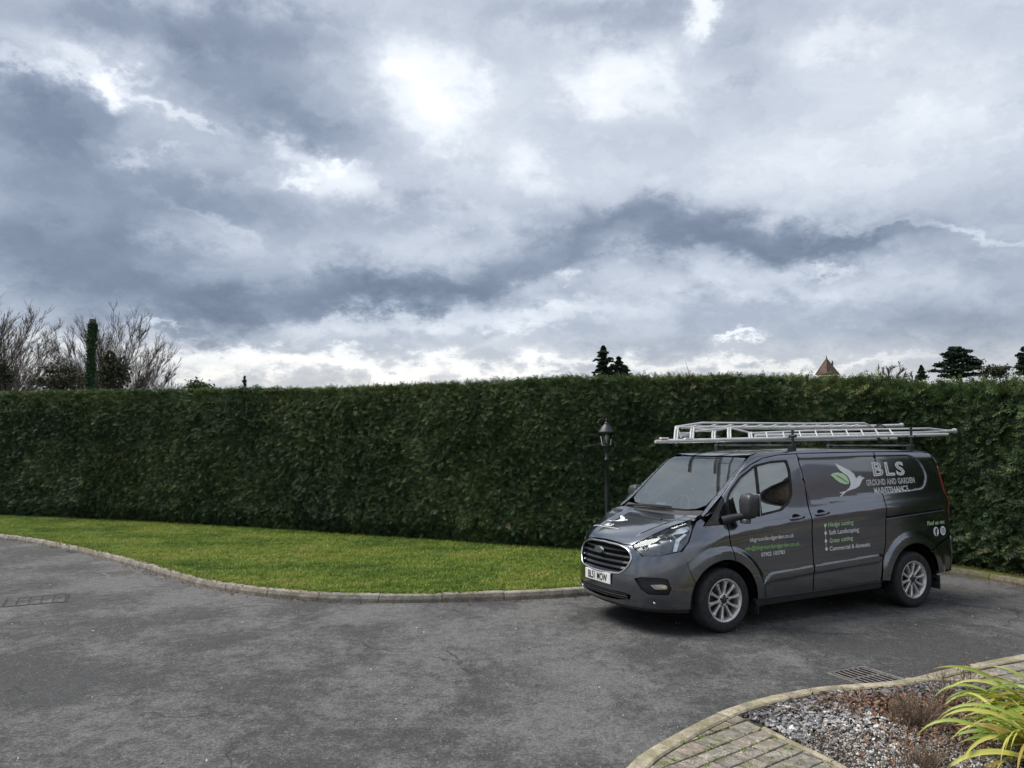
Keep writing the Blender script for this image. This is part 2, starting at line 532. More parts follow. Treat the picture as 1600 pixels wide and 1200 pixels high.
M = {}
M['asphalt'] = mat('worn_asphalt', rough=.85, fn=fn_asphalt, spec=.3)
M['kerb'] = mat('kerb_concrete', rough=.9, fn=fn_stone((.27, .25, .215), (.09, .095, .04), (.10, .09, .075), 5, .3), spec=.25)
M['kerb_pale'] = mat('pale_kerb_concrete', rough=.9, fn=fn_stone((.33, .295, .215), (.17, .155, .06), (.15, .125, .085), 7, .45, .05), spec=.25)
M['kerb_mossy'] = mat('mossy_kerb_concrete', rough=.95, fn=fn_stone((.16, .15, .11), (.11, .115, .03), (.045, .04, .03), 8, .8), spec=.2)
M['paver'] = mat('weathered_paver', rough=.92, fn=fn_paver, spec=.2)
M['joint'] = mat('mossy_joint_sand', (.07, .07, .03), .95, grain=(30, .5, 1.5), bump=(60, .8, .01), spec=.2)
M['soil'] = mat('bed_soil', (.065, .052, .042), .95, grain=(25, .5, 1.6), bump=(50, .9, .02), spec=.2)
M['field'] = mat('rough_field', (.06, .08, .03), .95, grain=(.8, .6, 1.4), spec=.2)
M['turf'] = mat('turf_base', (.085, .115, .022), .95, grain=(2.2, .55, 1.5), bump=(40, .9, .03), spec=.15)
M['grass'] = mat('grass_blades', rough=.6, spec=.25, fn=fn_tint([(0, (.10, .165, .030)), (.35, (.175, .26, .044)), (.65, (.265, .33, .060)), (.88, (.32, .32, .07)), (1, (.38, .35, .15))], .25, .3))
M['spray'] = mat('conifer_sprays', rough=.55, spec=.3, fn=fn_tint([(0, (.016, .032, .012)), (.3, (.045, .080, .030)), (.55, (.090, .142, .050)), (.78, (.150, .190, .062)), (.92, (.18, .17, .06)), (1, (.15, .10, .06))], .15, .35))
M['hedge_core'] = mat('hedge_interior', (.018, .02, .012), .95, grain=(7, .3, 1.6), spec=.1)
M['bark'] = mat('grey_brown_bark', (.11, .093, .08), .9, grain=(9, .6, 1.4), spec=.2)
M['twig'] = mat('bare_twigs', (.105, .084, .074), .9, grain=(.7, .8, 1.25), spec=.2)
M['evergreen'] = mat('far_evergreen', (.020, .034, .020), .8, grain=(1.3, .6, 1.5), spec=.2)
M['shrub'] = mat('brown_green_shrub', (.055, .058, .035), .85, grain=(1.1, .6, 1.5), spec=.2)
M['bushgreen'] = mat('light_green_bush', (.065, .085, .025), .8, grain=(2, .6, 1.5), spec=.2)
M['ivy'] = mat('ivy_leaf', (.018, .040, .014), .7, grain=(9, .5, 1.7), spec=.15)
M['paint'] = mat('grey_metallic_paint', (.06, .062, .07), .3, 1., fn=fn_paint, coat=1., coat_r=.03)
M['plastic'] = mat('black_plastic', (.018, .018, .02), .5, grain=(60, .8, 1.3))
M['mirror_cap'] = mat('dark_grey_mirror_shell', (.028, .029, .031), .42, grain=(80, .85, 1.2), spec=.5)
M['rubber'] = mat('tyre_rubber', (.026, .026, .027), .78, grain=(25, .7, 1.5), bump=(120, .3, .002), spec=.35)
M['gap'] = mat('unlit_cavity_black', (.008, .008, .009), .9, spec=.1)  # near-black colour stands in for shade inside hollows, seams and openings
M['gloss'] = mat('gloss_black', (.010, .010, .011), .12, spec=.5)
M['alloy'] = mat('silver_alloy', (.70, .69, .67), .34, .7, grain=(30, .75, 1.1))
M['brake'] = mat('dark_brake_steel', (.06, .055, .05), .5, .7, grain=(20, .6, 1.4))
M['chrome'] = mat('satin_chrome', (.68, .69, .70), .16, 1., grain=(14, .9, 1.05))
M['silver'] = mat('lamp_reflector', (.78, .79, .80), .12, 1., grain=(30, .9, 1.1))
M['housing'] = mat('bright_lamp_housing', (.20, .205, .21), .32, .8, grain=(25, .7, 1.2))
M['white'] = mat('white_vinyl', (.78, .78, .77), .45, grain=(20, .93, 1.03))
M['green'] = mat('green_vinyl', (.30, .56, .20), .45, grain=(20, .93, 1.03))
M['palegreen'] = mat('pale_green_vinyl', (.52, .72, .42), .45, grain=(20, .93, 1.03))
M['black'] = mat('black_print', (.012, .012, .013), .5, grain=(20, .9, 1.1))
M['plate'] = mat('white_plate', (.74, .74, .72), .3, grain=(9, .92, 1.03))
M['alum'] = mat('aluminium_tube', (.60, .60, .585), .38, .4, grain=(11, .86, 1.08))
M['seat'] = mat('dark_seat_cloth', (.03, .03, .033), .9, grain=(60, .7, 1.3))
M['dash'] = mat('dashboard_plastic', (.10, .105, .11), .6, grain=(50, .85, 1.2))
M['paper'] = mat('turquoise_permit', (.10, .45, .45), .6, grain=(30, .7, 1.4))
M['redlens'] = mat('red_lamp_lens', (.30, .030, .028), .12, grain=(30, .8, 1.2), spec=.6)
M['iron'] = mat('black_painted_iron', (.014, .015, .017), .5, grain=(20, .7, 1.5), bump=(60, .15, .003))
M['grate'] = mat('worn_cast_iron', (.13, .12, .112), .6, .3, grain=(25, .6, 1.5))
M['dark'] = mat('drain_shade_black', (.006, .006, .006), .9, spec=.1)  # the drain's deep shade put into the colour of a shallow pit
M['bulb'] = mat('frosted_bulb', (.80, .74, .55), .3, grain=(12, .95, 1.02))
M['glass'] = glass_mat('van_glass', (.30, .36, .35), 2.9)
M['screen'] = glass_mat('windscreen_glass', (.70, .78, .76), 2.7)
M['clear'] = glass_mat('clear_lens', (.92, .94, .95), 1.5)
M['lampglass'] = glass_mat('lantern_glass', (.80, .82, .80), 1.45)
M['slate'] = mat('grey_roof_slate', (.055, .055, .058), .75, grain=(5, .6, 1.4))
M['tile'] = mat('brown_roof_tile', (.105, .066, .050), .85, grain=(6, .6, 1.4))
M['brick'] = mat('brown_brick', (.15, .115, .095), .9, grain=(7, .7, 1.3))
M['render'] = mat('cream_render', (.50, .46, .38), .9, grain=(4, .85, 1.1))
M['slate_blue'] = mat('slate_chippings', rough=.6, spec=.4, fn=fn_tint([(0, (.075, .073, .075)), (.45, (.165, .158, .162)), (.8, (.29, .28, .275)), (1, (.55, .54, .51))], 0, .3))
M['gravel'] = mat('pale_gravel', rough=.85, spec=.2, fn=fn_tint([(0, (.15, .13, .11)), (.35, (.33, .30, .265)), (.7, (.49, .46, .41)), (1, (.66, .64, .60))], 0, .3))
M['litter'] = mat('dead_leaves', rough=.85, spec=.2, fn=fn_tint([(0, (.045, .034, .026)), (.4, (.13, .080, .056)), (.75, (.25, .145, .095)), (1, (.36, .26, .17))], .15, .3))
M['chip'] = mat('loose_stone', rough=.8, spec=.3, fn=fn_tint([(0, (.22, .21, .20)), (.6, (.42, .40, .37)), (1, (.66, .65, .62))], 0, .2))
M['deadstem'] = mat('dead_stems', (.19, .14, .10), .9, grain=(25, .6, 1.5), spec=.2)


def fn_strap(c1, c2, tip):
    def fn(t, b):
        uv = nd(t, 'ShaderNodeTexCoord', out=2)
        u = nd(t, 'ShaderNodeSeparateXYZ', {0: uv}, out=0)
        v = nd(t, 'ShaderNodeSeparateXYZ', {0: uv}, out=1)
        st = noise(t, nd(t, 'ShaderNodeCombineXYZ', {0: mth(t, 'MULTIPLY', u, 7.), 1: mth(t, 'MULTIPLY', v, .8), 2: mth(t, 'MULTIPLY', nd(t, 'ShaderNodeObjectInfo', out=5), 40.)}), 2.2, 3, .6)
        c = mixc(t, mrange(t, st, .36, .64), c1, c2)
        c = mixc(t, mth(t, 'MULTIPLY', mrange(t, mth(t, 'ADD', v, mth(t, 'MULTIPLY', st, .25)), .98, 1.15), .85), c, tip)
        L(t, c, b, 'Base Color')
        tr = nd(t, 'ShaderNodeBsdfTranslucent', {0: c})
        m = nd(t, 'ShaderNodeMixShader', {0: .3, 1: b.outputs[0], 2: tr})
        t.links.new(m, t.nodes['Material Output'].inputs[0])
    return fn


M['strap_g'] = mat('green_strap_leaf', rough=.42, fn=fn_strap((.16, .27, .03), (.36, .44, .08), (.34, .18, .05)))
M['strap_y'] = mat('yellowed_strap_leaf', rough=.45, fn=fn_strap((.38, .40, .05), (.62, .58, .16), (.38, .22, .06)))
M['strap_d'] = mat('browning_strap_leaf', rough=.6, fn=fn_strap((.40, .28, .06), (.52, .40, .12), (.25, .12, .06)))


# ------------------------------------------------------------------ scattering of uncountable stuff
def euler_from(Y, Z):
    """XYZ euler angles turning local +Y to Y and local +Z near Z (arrays)"""
    Y = Y/np.linalg.norm(Y, axis=1, keepdims=True)
    X = np.cross(Y, Z)
    X /= np.maximum(np.linalg.norm(X, axis=1, keepdims=True), 1e-6)
    Z = np.cross(X, Y)
    ry = np.arcsin(np.clip(-X[:, 2], -1, 1))
    rx = np.arctan2(Y[:, 2], Z[:, 2])
    rz = np.arctan2(X[:, 1], X[:, 0])
    return np.stack([rx, ry, rz], 1)


_groups = {}
def scatter_group(k):
    if k in _groups: return _groups[k]
    g = bpy.data.node_groups.new('scatter_%d' % k, 'GeometryNodeTree')
    g.interface.new_socket('Geometry', in_out='INPUT', socket_type='NodeSocketGeometry')
    g.interface.new_socket('Geometry', in_out='OUTPUT', socket_type='NodeSocketGeometry')
    gi = g.nodes.new('NodeGroupInput'); go = g.nodes.new('NodeGroupOutput')
    def na(n, ty): return nd(g, 'GeometryNodeInputNamedAttribute', {0: n}, data_type=ty)
    sep = g.nodes.new('GeometryNodeSeparateGeometry'); sep.domain = 'POINT'
    g.links.new(gi.outputs[0], sep.inputs[0])
    g.links.new(na('is_pt', 'BOOLEAN'), sep.inputs[1])
    join = g.nodes.new('GeometryNodeJoinGeometry')
    rot = nd(g, 'FunctionNodeEulerToRotation', {0: na('rot', 'FLOAT_VECTOR')})
    scl = na('scl', 'FLOAT'); pid = na('pid', 'INT')
    for i in range(k):
        c = nd(g, 'FunctionNodeCompare', data_type='INT', operation='EQUAL')
        cn = c.node
        g.links.new(pid, [s for s in cn.inputs if s.type == 'INT' and s.enabled][0])
        [s for s in cn.inputs if s.type == 'INT' and s.enabled][1].default_value = i
        s2 = g.nodes.new('GeometryNodeSeparateGeometry'); s2.domain = 'POINT'
        g.links.new(sep.outputs[1], s2.inputs[0]); g.links.new(c, s2.inputs[1])
        ip = g.nodes.new('GeometryNodeInstanceOnPoints')
        g.links.new(sep.outputs[0], ip.inputs['Points'])
        g.links.new(c, ip.inputs['Selection'])
        g.links.new(s2.outputs[0], ip.inputs['Instance'])
        g.links.new(rot, ip.inputs['Rotation'])
        g.links.new(scl, ip.inputs['Scale'])
        g.links.new(ip.outputs[0], join.inputs[0])
    g.links.new(join.outputs[0], go.inputs[0])
    _groups[k] = g
    return g


def scatter(name, protos, P, rot, scl, pid, tint, material, parent=None):
    V, Fc_, ids = [], [], []
    for i, (v, f) in enumerate(protos):
        o = len(V)
        V += [tuple(p) for p in v]; Fc_ += [tuple(a+o for a in q) for q in f]; ids += [i]*len(v)
    n0, n = len(V), len(P)
    me = bpy.data.meshes.new(name)
    me.from_pydata(V + [tuple(p) for p in np.asarray(P).tolist()], [], Fc_)
    def attr(nm, ty, arr, key='value'):
        a = me.attributes.new(nm, ty, 'POINT'); a.data.foreach_set(key, np.ascontiguousarray(arr).ravel())
    attr('is_pt', 'BOOLEAN', np.r_[np.zeros(n0, bool), np.ones(n, bool)])
    attr('pid', 'INT', np.r_[np.array(ids, np.int32), np.asarray(pid, np.int32)])
    attr('rot', 'FLOAT_VECTOR', np.vstack([np.zeros((n0, 3)), rot]).astype(np.float32), 'vector')
    attr('scl', 'FLOAT', np.r_[np.ones(n0), scl].astype(np.float32))
    attr('tint', 'FLOAT', np.r_[np.zeros(n0), np.clip(tint, 0, 1)].astype(np.float32))
    me.materials.append(material)
    me.update()
    o = link(name, me, parent)
    md = o.modifiers.new('scatter', 'NODES')
    md.node_group = scatter_group(len(protos))
    return kind(o, 'stuff')


def in_poly(P, poly):
    r = np.zeros(len(P), bool)
    for i in range(len(poly)):
        x0, y0 = poly[i]; x1, y1 = poly[(i+1) % len(poly)]
        if y0 == y1: continue
        r ^= ((y0 > P[:, 1]) != (y1 > P[:, 1])) & (P[:, 0] < (x1-x0)*(P[:, 1]-y0)/(y1-y0) + x0)
    return r


def fill_poly(poly, n):
    a = np.array(poly); lo, hi = a.min(0), a.max(0)
    out = np.zeros((0, 2))
    while len(out) < n:
        p = lo + rng.random((n*2, 2))*(hi-lo)
        out = np.vstack([out, p[in_poly(p, poly)]])
    return out[:n]

# ---- van body as one smooth implicit solid (local frame: x rearward, y to the far side, z up)
class Pch:
    """smooth monotone curve through points"""
    def __init__(s, pts):
        a = np.array(pts, float); s.x, s.y = a[:, 0], a[:, 1]
        h = np.diff(s.x); d = np.diff(s.y) / h; m = np.zeros(len(s.x))
        m[0], m[-1] = d[0], d[-1]
        for i in range(1, len(m) - 1):
            if d[i-1] * d[i] > 0:
                w1, w2 = 2*h[i] + h[i-1], h[i] + 2*h[i-1]
                m[i] = (w1 + w2) / (w1 / d[i-1] + w2 / d[i])
        s.m = m
    def __call__(s, x):
        x = np.clip(x, s.x[0], s.x[-1])
        i = np.clip(np.searchsorted(s.x, x) - 1, 0, len(s.x) - 2)
        h = s.x[i+1] - s.x[i]; t = (x - s.x[i]) / h
        return ((1+2*t)*(1-t)**2*s.y[i] + t*(1-t)**2*h*s.m[i] + t*t*(3-2*t)*s.y[i+1] + t*t*(t-1)*h*s.m[i+1])

def sstep(a, b, x):
    t = np.clip((x - a) / (b - a), 0, 1); return t*t*(3-2*t)

def seg_dist(px, py, poly):
    best = np.full(px.shape, 1e9)
    for i in range(len(poly)):
        x0, y0 = poly[i]; x1, y1 = poly[(i+1) % len(poly)]
        dx, dy = x1-x0, y1-y0; L = dx*dx+dy*dy
        t = np.clip(((px-x0)*dx + (py-y0)*dy) / max(L, 1e-12), 0, 1)
        best = np.minimum(best, (px-x0-t*dx)**2 + (py-y0-t*dy)**2)
    return np.sqrt(best)

def inside(px, py, poly):
    r = np.zeros(px.shape, bool)
    for i in range(len(poly)):
        x0, y0 = poly[i]; x1, y1 = poly[(i+1) % len(poly)]
        if y0 == y1: continue
        c = ((y0 > py) != (y1 > py)) & (px < (x1-x0)*(py-y0)/(y1-y0) + x0)
        r ^= c
    return r

def sdist(px, py, poly):            # positive inside
    d = seg_dist(px, py, poly)
    return np.where(inside(px, py, poly), d, -d)

def fillet(poly, rad, n=5):
    out = []; m = len(poly)
    for i in range(m):
        p = np.array(poly[i], float); a = np.array(poly[i-1], float); b = np.array(poly[(i+1) % m], float)
        r = rad[i] if isinstance(rad, (list, tuple)) else rad
        u, v = a-p, b-p; lu, lv = np.linalg.norm(u), np.linalg.norm(v)
        r = min(r, lu*.45, lv*.45)
        if r < 1e-4: out.append(tuple(p)); continue
        u, v = p+u/lu*r, p+v/lv*r
        for k in range(n+1):
            t = k/n; out.append(tuple((1-t)**2*u + 2*t*(1-t)*p + t*t*v))
    return out

WH_F, WH_R, WH_Z = 1.01, 3.985, .338
zc = Pch([(0, .90), (.53, .955), (1.8, 1.085), (3.47, 1.205), (4.9, 1.27)])
prof = Pch([(-1.2, .88), (-.85, .925), (-.65, .945), (-.45, .950), (-.28, .943), (-.12, .943), (-.025, .953), (0, .955),
            (.03, .949), (.12, .916), (.2, .896), (.5, .838), (.75, .786), (.95, .73)])
Tc = Pch([(-.3, .78), (0, .90), (.1, .945), (.2, .985), (.4, 1.058), (.65, 1.135), (.84, 1.195), (.93, 1.275), (1.15, 1.47),
          (1.4, 1.685), (1.58, 1.83), (1.68, 1.888), (1.85, 1.92), (2.2, 1.945), (3, 1.962), (3.8, 1.96), (4.4, 1.947), (4.9, 1.925)])
Tcrown = Pch([(0, .10), (.3, .04), (.6, -.02), (.85, -.04), (.95, -.03), (1.5, -.03), (1.7, .01), (2.0, .035), (5, .05)])
Fc = Pch([(.1, .2), (.24, .11), (.31, .045), (.38, .012), (.5, .0), (.6, .008), (.7, .022), (.8, .045), (.88, .072), (.95, .11), (1.1, .3)])
Bc = Pch([(.1, 4.77), (.3, 4.81), (.6, 4.815), (.72, 4.80), (1.1, 4.80), (1.4, 4.79), (1.7, 4.755), (2.0, 4.68)])
SLIDE_PRESS = fillet([(2.255, 1.838), (2.335, 1.325), (3.445, 1.382), (4.30, 1.437), (4.42, 1.60), (4.33, 1.80), (4.17, 1.872), (3.3, 1.862)],
                     [.03, .04, .02, .10, .12, .10, .08, .02])
MOULD = fillet([(1.53, .47), (1.655, .573), (2.29, .613), (3.37, .672), (3.43, .645), (3.36, .60), (2.3, .545), (1.66, .50)], [.02, .03, .02, .02, .02, .02, .02, .02])

def Wd(x, z):
    q = z - zc(x)
    w = prof(q)
    for xw, r0 in ((WH_F, .56), (WH_R, .58)):
        r = np.hypot(x - xw, (z - WH_Z) * 1.0)
        w = w + .03 * sstep(r0 + .035, r0 - .055, r) * sstep(1.05, .85, z)
    if DETAIL[0] == 1:
        w = w - .014 * sstep(-.004, .020, sdist(x, z, SLIDE_PRESS))
        w = w + .016 * sstep(-.022, .006, sdist(x, z, MOULD))
    elif DETAIL[0] == 2:
        w = w + table(x, z)
    return w


DETAIL = [1]
_tab = []
def table(x, z):
    """pressings looked up from a grid (quick)"""
    if not _tab:
        gx_, gz_ = np.meshgrid(np.arange(1.3, 4.7, .01), np.arange(.3, 2.0, .01), indexing='ij')
        _tab.append(-.014*sstep(-.004, .020, sdist(gx_, gz_, SLIDE_PRESS)) + .016*sstep(-.022, .006, sdist(gx_, gz_, MOULD)))
    T = _tab[0]
    u = np.clip((x-1.3)/.01, 0, T.shape[0]-1.001); v = np.clip((z-.3)/.01, 0, T.shape[1]-1.001)
    i, j = u.astype(int), v.astype(int); a, b = u-i, v-j
    return (T[i, j]*(1-a) + T[i+1, j]*a)*(1-b) + (T[i, j+1]*(1-a) + T[i+1, j+1]*a)*b

def smax(a, b, k):
    h = np.clip(.5 + .5*(a-b)/k, 0, 1)
    return b + (a-b)*h + k*h*(1-h)

def F(P):
    x, y, z = P[..., 0], P[..., 1], P[..., 2]
    ay = np.abs(y)
    side = ay - Wd(x, z)
    yb = .40 + .22 * np.clip(x, 0, 1)
    top = z - (Tc(x) - Tcrown(x)*y*y + .016*sstep(yb-.09, yb+.0, ay)*sstep(.10, .35, x)*sstep(1.0, .8, x))
    fr = Fc(z) + .249*ay**2 + .652*ay**6 - x
    bk = x - (Bc(z) - .05*ay**2)
    s = smax(side, fr*.85, .10)
    s = smax(s, top*.8, .085)
    s = smax(s, bk, .13)
    s = np.maximum(s, .2 - z)
    return s

def grad(P):
    e = 2e-3; g = np.zeros(P.shape)
    for i in range(3):
        d = np.zeros(3); d[i] = e
        g[..., i] = F(P+d) - F(P-d)
    return g / np.maximum(np.linalg.norm(g, axis=-1, keepdims=True), 1e-9)

def cast(O, D, tmax, n=70):
    """first point where the ray enters the body"""
    O, D = np.asarray(O, float), np.asarray(D, float)
    t0 = np.zeros(len(O)); t1 = np.full(len(O), tmax); found = np.zeros(len(O), bool)
    DETAIL[0] = 0
    for k in range(1, n+1):
        act = np.nonzero(~found)[0]
        if not len(act): break
        f = F(O[act] + D[act]*(tmax*k/n)) < 0
        h = act[f]
        t0[h] = tmax*(k-1)/n; t1[h] = tmax*k/n; found[h] = True
    t0 = np.maximum(t0-.04, 0); t1 = t1+np.where(found, .04, 0)
    DETAIL[0] = 2
    for _ in range(18):
        m = (t0+t1)/2; f = F(O + D*m[:, None]) < 0
        t1 = np.where(f, m, t1); t0 = np.where(f, t0, m)
    DETAIL[0] = 1
    return O + D*t1[:, None], found

# ------------------------------------------------------------------ ground, drive, kerbs, lawn
def smooth_line(pts, step=.1):
    p = [Vector((x, y, 0)) for x, y in pts]
    out = []
    for i in range(len(p)-1):
        a, b, c, e = p[max(i-1, 0)], p[i], p[i+1], p[min(i+2, len(p)-1)]
        n = max(2, int((c-b).length/step))
        for k in range(n):
            t = k/n
            out.append(.5*((2*b) + (c-a)*t + (2*a-5*b+4*c-e)*t*t + (3*b-a-3*c+e)*t**3))
    out.append(p[-1])
    # even spacing
    q = [out[0]]; acc = 0
    for i in range(1, len(out)):
        seg = (out[i]-out[i-1]).length
        while acc + seg >= step:
            t = (step-acc)/seg
            nxt = out[i-1].lerp(out[i], t) if not q or True else None
            q.append(nxt); out[i-1] = nxt; seg = (out[i]-nxt).length; acc = 0
        acc += seg
    return q


def normals2(line):
    N = []
    for i in range(len(line)):
        t = (line[min(i+1, len(line)-1)] - line[max(i-1, 0)]).normalized()
        N.append(Vector((-t.y, t.x, 0)))      # to the left of travel
    return N


def offset_line(line, o):
    return [p + n*o for p, n in zip(line, normals2(line))]


mb = MB()
n = 64
mb.add([(700*math.cos(2*math.pi*k/n), 700*math.sin(2*math.pi*k/n), -.08) for k in range(n)], [tuple(range(n))])
kind(mb.build('ground', M['field']), 'structure')

GRATE = [(2.86, 6.86), (3.16, 7.0), (3.26, 6.62), (2.92, 6.55)]
gx, gy = .30, .23                                    # half sizes of the road gully
GR_C, GR_A = Vector((3.06, 6.74, 0)), math.atan2(.14, .30)
gu, gv = Vector((math.cos(GR_A), math.sin(GR_A), 0)), Vector((-math.sin(GR_A), math.cos(GR_A), 0))
GH = [GR_C + gu*a*.215 + gv*b*.205 for a, b in ((-1, -1), (1, -1), (1, 1), (-1, 1))]
LG_C, LG_A = Vector((-6.10, 12.05, 0)), math.atan2(-.87, .82)
lu, lv = Vector((math.cos(LG_A), math.sin(LG_A), 0)), Vector((-math.sin(LG_A), math.cos(LG_A), 0))
LH = [LG_C + lu*a*.23 + lv*b*.20 for a, b in ((-1, -1), (1, -1), (1, 1), (-1, 1))]


def sheet(name, outer, holes, z, m):
    vs = [Vector(p[:2]) for p in outer]; ed = [(i, (i+1) % len(outer)) for i in range(len(outer))]
    for h in holes:
        o = len(vs); vs += [Vector(p[:2]) for p in h]; ed += [(o+i, o+(i+1) % len(h)) for i in range(len(h))]
    v, e, f, *_ = geometry.delaunay_2d_cdt(vs, ed, [], 1, 1e-6)
    keep = []
    for q in f:
        c = sum((v[i] for i in q), Vector((0, 0)))/len(q)
        if not any(in_poly(np.array([[c.x, c.y]]), [tuple(p[:2]) for p in h])[0] for h in holes): keep.append(q)
    b = MB(); b.add([(p.x, p.y, z) for p in v], keep)
    return b.build(name, m)


kind(sheet('driveway', [(-60, -45), (45, -45), (45, 30), (-60, 34)], [GH, LH], 0., M['asphalt']), 'structure')


def kerb_run(parent, line, width, h, length, gap, m, side=1, batter=.03, drop=.25, jitter=.004, seg=4):
    """kerb stones along the line (line = foot on the road side), the body lies to `side`"""
    step = (line[1]-line[0]).length
    per = max(2, int(round(length/step)))
    N = normals2(line)
    i = 0
    while i + per < len(line):
        mb = MB()
        j0, j1 = i, i+per
        dz, dy, tw = rng.normal(0, jitter), rng.normal(0, jitter), rng.normal(0, jitter*.5)
        ring = [(0.0, -drop), (0.0, h*.45), (batter*.55, h*.86), (batter, h*.965), (batter+.014, h), (width-.012, h), (width, h-.010), (width, -drop)]
        rows = []
        for k in range(seg+1):
            t = (j0 + (j1-j0)*k/seg)
            a = int(min(math.floor(t), len(line)-2)); fr = t-a
            p = line[a].lerp(line[a+1], fr); nn = N[a].lerp(N[a+1], fr).normalized()
            tang = (line[a+1]-line[a]).normalized()
            if k == 0: p = p + tang*gap*.5
            if k == seg: p = p - tang*gap*.5
            rows.append([p + nn*side*(o+dy+tw*(k/seg-.5)) + Vector((0, 0, z+(dz if z > 0 else 0))) for o, z in ring])
        nr = len(ring)
        V = [q for r_ in rows for q in r_]
        Fq = []
        for k in range(seg):
            for q in range(nr-1):
                f = (k*nr+q, k*nr+q+1, (k+1)*nr+q+1, (k+1)*nr+q)
                Fq.append(f if side > 0 else tuple(reversed(f)))
        e0, e1 = tuple(range(nr)), tuple(seg*nr+q for q in range(nr))
        Fq += [tuple(reversed(e0)) if side > 0 else e0, e1 if side > 0 else tuple(reversed(e1))]
        mb.add(V, Fq)
        mb.build('kerb_stone', m(i) if callable(m) else m, parent)
        i += per


KERB = smooth_line([(-15.5, 19.0), (-13, 17.75), (-10.94, 16.43), (-8.73, 14.85), (-6.33, 12.75), (-4.55, 11.05), (-3.39, 10.26), (-2.45, 9.89), (-1.62, 9.80), (-.81, 9.84), (0, 9.98),
                    (.85, 10.22), (2.5, 10.9), (4.2, 11.66), (5.5, 12.1), (6.35, 12.22), (6.85, 11.85), (7.2, 10.95), (7.6, 9.9), (8.1, 8.6)], .1)
kl = link('kerb', None); kl['kind'] = 'structure'
kerb_run(kl, KERB, .125, .105, .8, .009, lambda i: M['kerb_mossy'] if KERB[i].x > 3.4 else M['kerb'], 1)

HEDGE = smooth_line([(-19, 22.6), (-16, 21.3), (-13.41, 20.1), (-10.4, 19.0), (-7.6, 17.9), (-4.9, 16.65), (-2.55, 15.4), (-.6, 14.42), (1.12, 13.62), (3.2, 13.0), (5.0, 12.75), (6.3, 12.6), (7.0, 12.15),
                     (7.42, 11.1), (7.85, 10.0), (8.4, 8.6)], .1)
# lawn: from the back of the kerb to under the hedge
kb = offset_line(KERB, .118)
NS = 150
def at_t(line, t):
    x = t*(len(line)-1); i = min(int(x), len(line)-2)
    return line[i].lerp(line[i+1], x-i)
kx = np.array([p.x for p in kb]); hb = offset_line(HEDGE, .9)
V, Fq = [], []
NR = 14
for i in range(NS+1):
    a = at_t(kb, i/NS); b = at_t(hb, i/NS)
    for j in range(NR+1):
        p = a.lerp(b, j/NR)
        z = .098 + .035*min(1, j/NR*1.2) + .018*(float(fbm(np.array(p.x*.9), np.array(p.y*.9), 3))-.5)*min(1, j/2)
        V.append((p.x, p.y, z))
for i in range(NS):
    for j in range(NR):
        a = i*(NR+1)+j
        Fq.append((a, a+NR+1, a+NR+2, a+1))
mb = MB(); mb.add(V, Fq, smooth=True)
kind(mb.build('lawn', M['turf']), 'structure')

def chip(seed, a, b, c):
    r = random.Random(seed); k = 6
    top = [(a*math.cos(6.283*i/k)*r.uniform(.7, 1.1), b*math.sin(6.283*i/k)*r.uniform(.7, 1.1)) for i in range(k)]
    v = [(x, y, -c) for x, y in top] + [(x*.85, y*.85, c*r.uniform(.6, 1)) for x, y in top]
    f = [tuple(range(k, 2*k))] + [(i, (i+1) % k, k+(i+1) % k, k+i) for i in range(k)]
    return v, f


def curl(seed, a, b):
    r = random.Random(seed); v, f = [], []
    n = 5
    for i in range(n):
        t = i/(n-1); w = b*math.sin(math.pi*min(max(t*.9+.05, 0), 1))
        x = a*(t-.5)*2; z = .35*a*math.sin(t*3.0+r.random())*r.uniform(.5, 1)
        v += [(x, -w, z+w*.6), (x, 0, z), (x, w, z+w*r.uniform(.2, .9))]
    for i in range(n-1):
        for j in range(2):
            q = i*3+j; f.append((q, q+1, q+4, q+3))
    return v, f


# grass: tufts of short mown blades
def tuft(seed, n=9, h=.042, spread=.030, w=.0045):
    r = random.Random(seed); v, f = [], []
    for k in range(n):
        a = r.uniform(0, 6.28); x, y = r.gauss(0, spread*.5), r.gauss(0, spread*.5)
        hh = h*r.uniform(.5, 1.2); ln = r.uniform(.2, .9)*hh
        dx, dy = math.cos(a), math.sin(a)
        o = len(v)
        v += [(x-dy*w, y+dx*w, 0), (x+dy*w, y-dx*w, 0), (x+dx*ln*.35-dy*w*.8, y+dy*ln*.35+dx*w*.8, hh*.6), (x+dx*ln*.35+dy*w*.8, y+dy*ln*.35-dx*w*.8, hh*.6), (x+dx*ln, y+dy*ln, hh)]
        f += [(o, o+1, o+3, o+2), (o+2, o+3, o+4)]
    return v, f


NG = 95000
tt = rng.random(NG*2); jj = rng.random(NG*2)
ti = np.clip((tt*(len(kb)-1)).astype(int), 0, len(kb)-2)
A = np.array([at_t(kb, t)[:2] for t in tt]); B = np.array([at_t(hb, t)[:2] for t in tt])
wid = np.linalg.norm(B-A, axis=1)
keep = (rng.random(len(tt)) < wid/5.2) & (A[:, 0] < 3.2)
A, B, jj, wid = A[keep], B[keep], jj[keep], wid[keep]
ok = (jj*wid > -1) & ((1-jj)*wid > .50)
A, B, jj = A[ok], B[ok], jj[ok]
P2 = A + (B-A)*jj[:, None]
P2 = P2[:NG]; jj = jj[:NG]
gz = .100 + .035*np.minimum(1, jj*1.2)
tint = .43 + (fbm(P2[:, 0]*.8, P2[:, 1]*1.6, 5)-.5)*1.15 + (fbm(P2[:, 0]*4, P2[:, 1]*6, 8)-.5)*1.0 + rng.normal(0, .13, len(P2))
rot = np.stack([rng.normal(0, .15, len(P2)), rng.normal(0, .15, len(P2)), rng.random(len(P2))*6.28], 1)
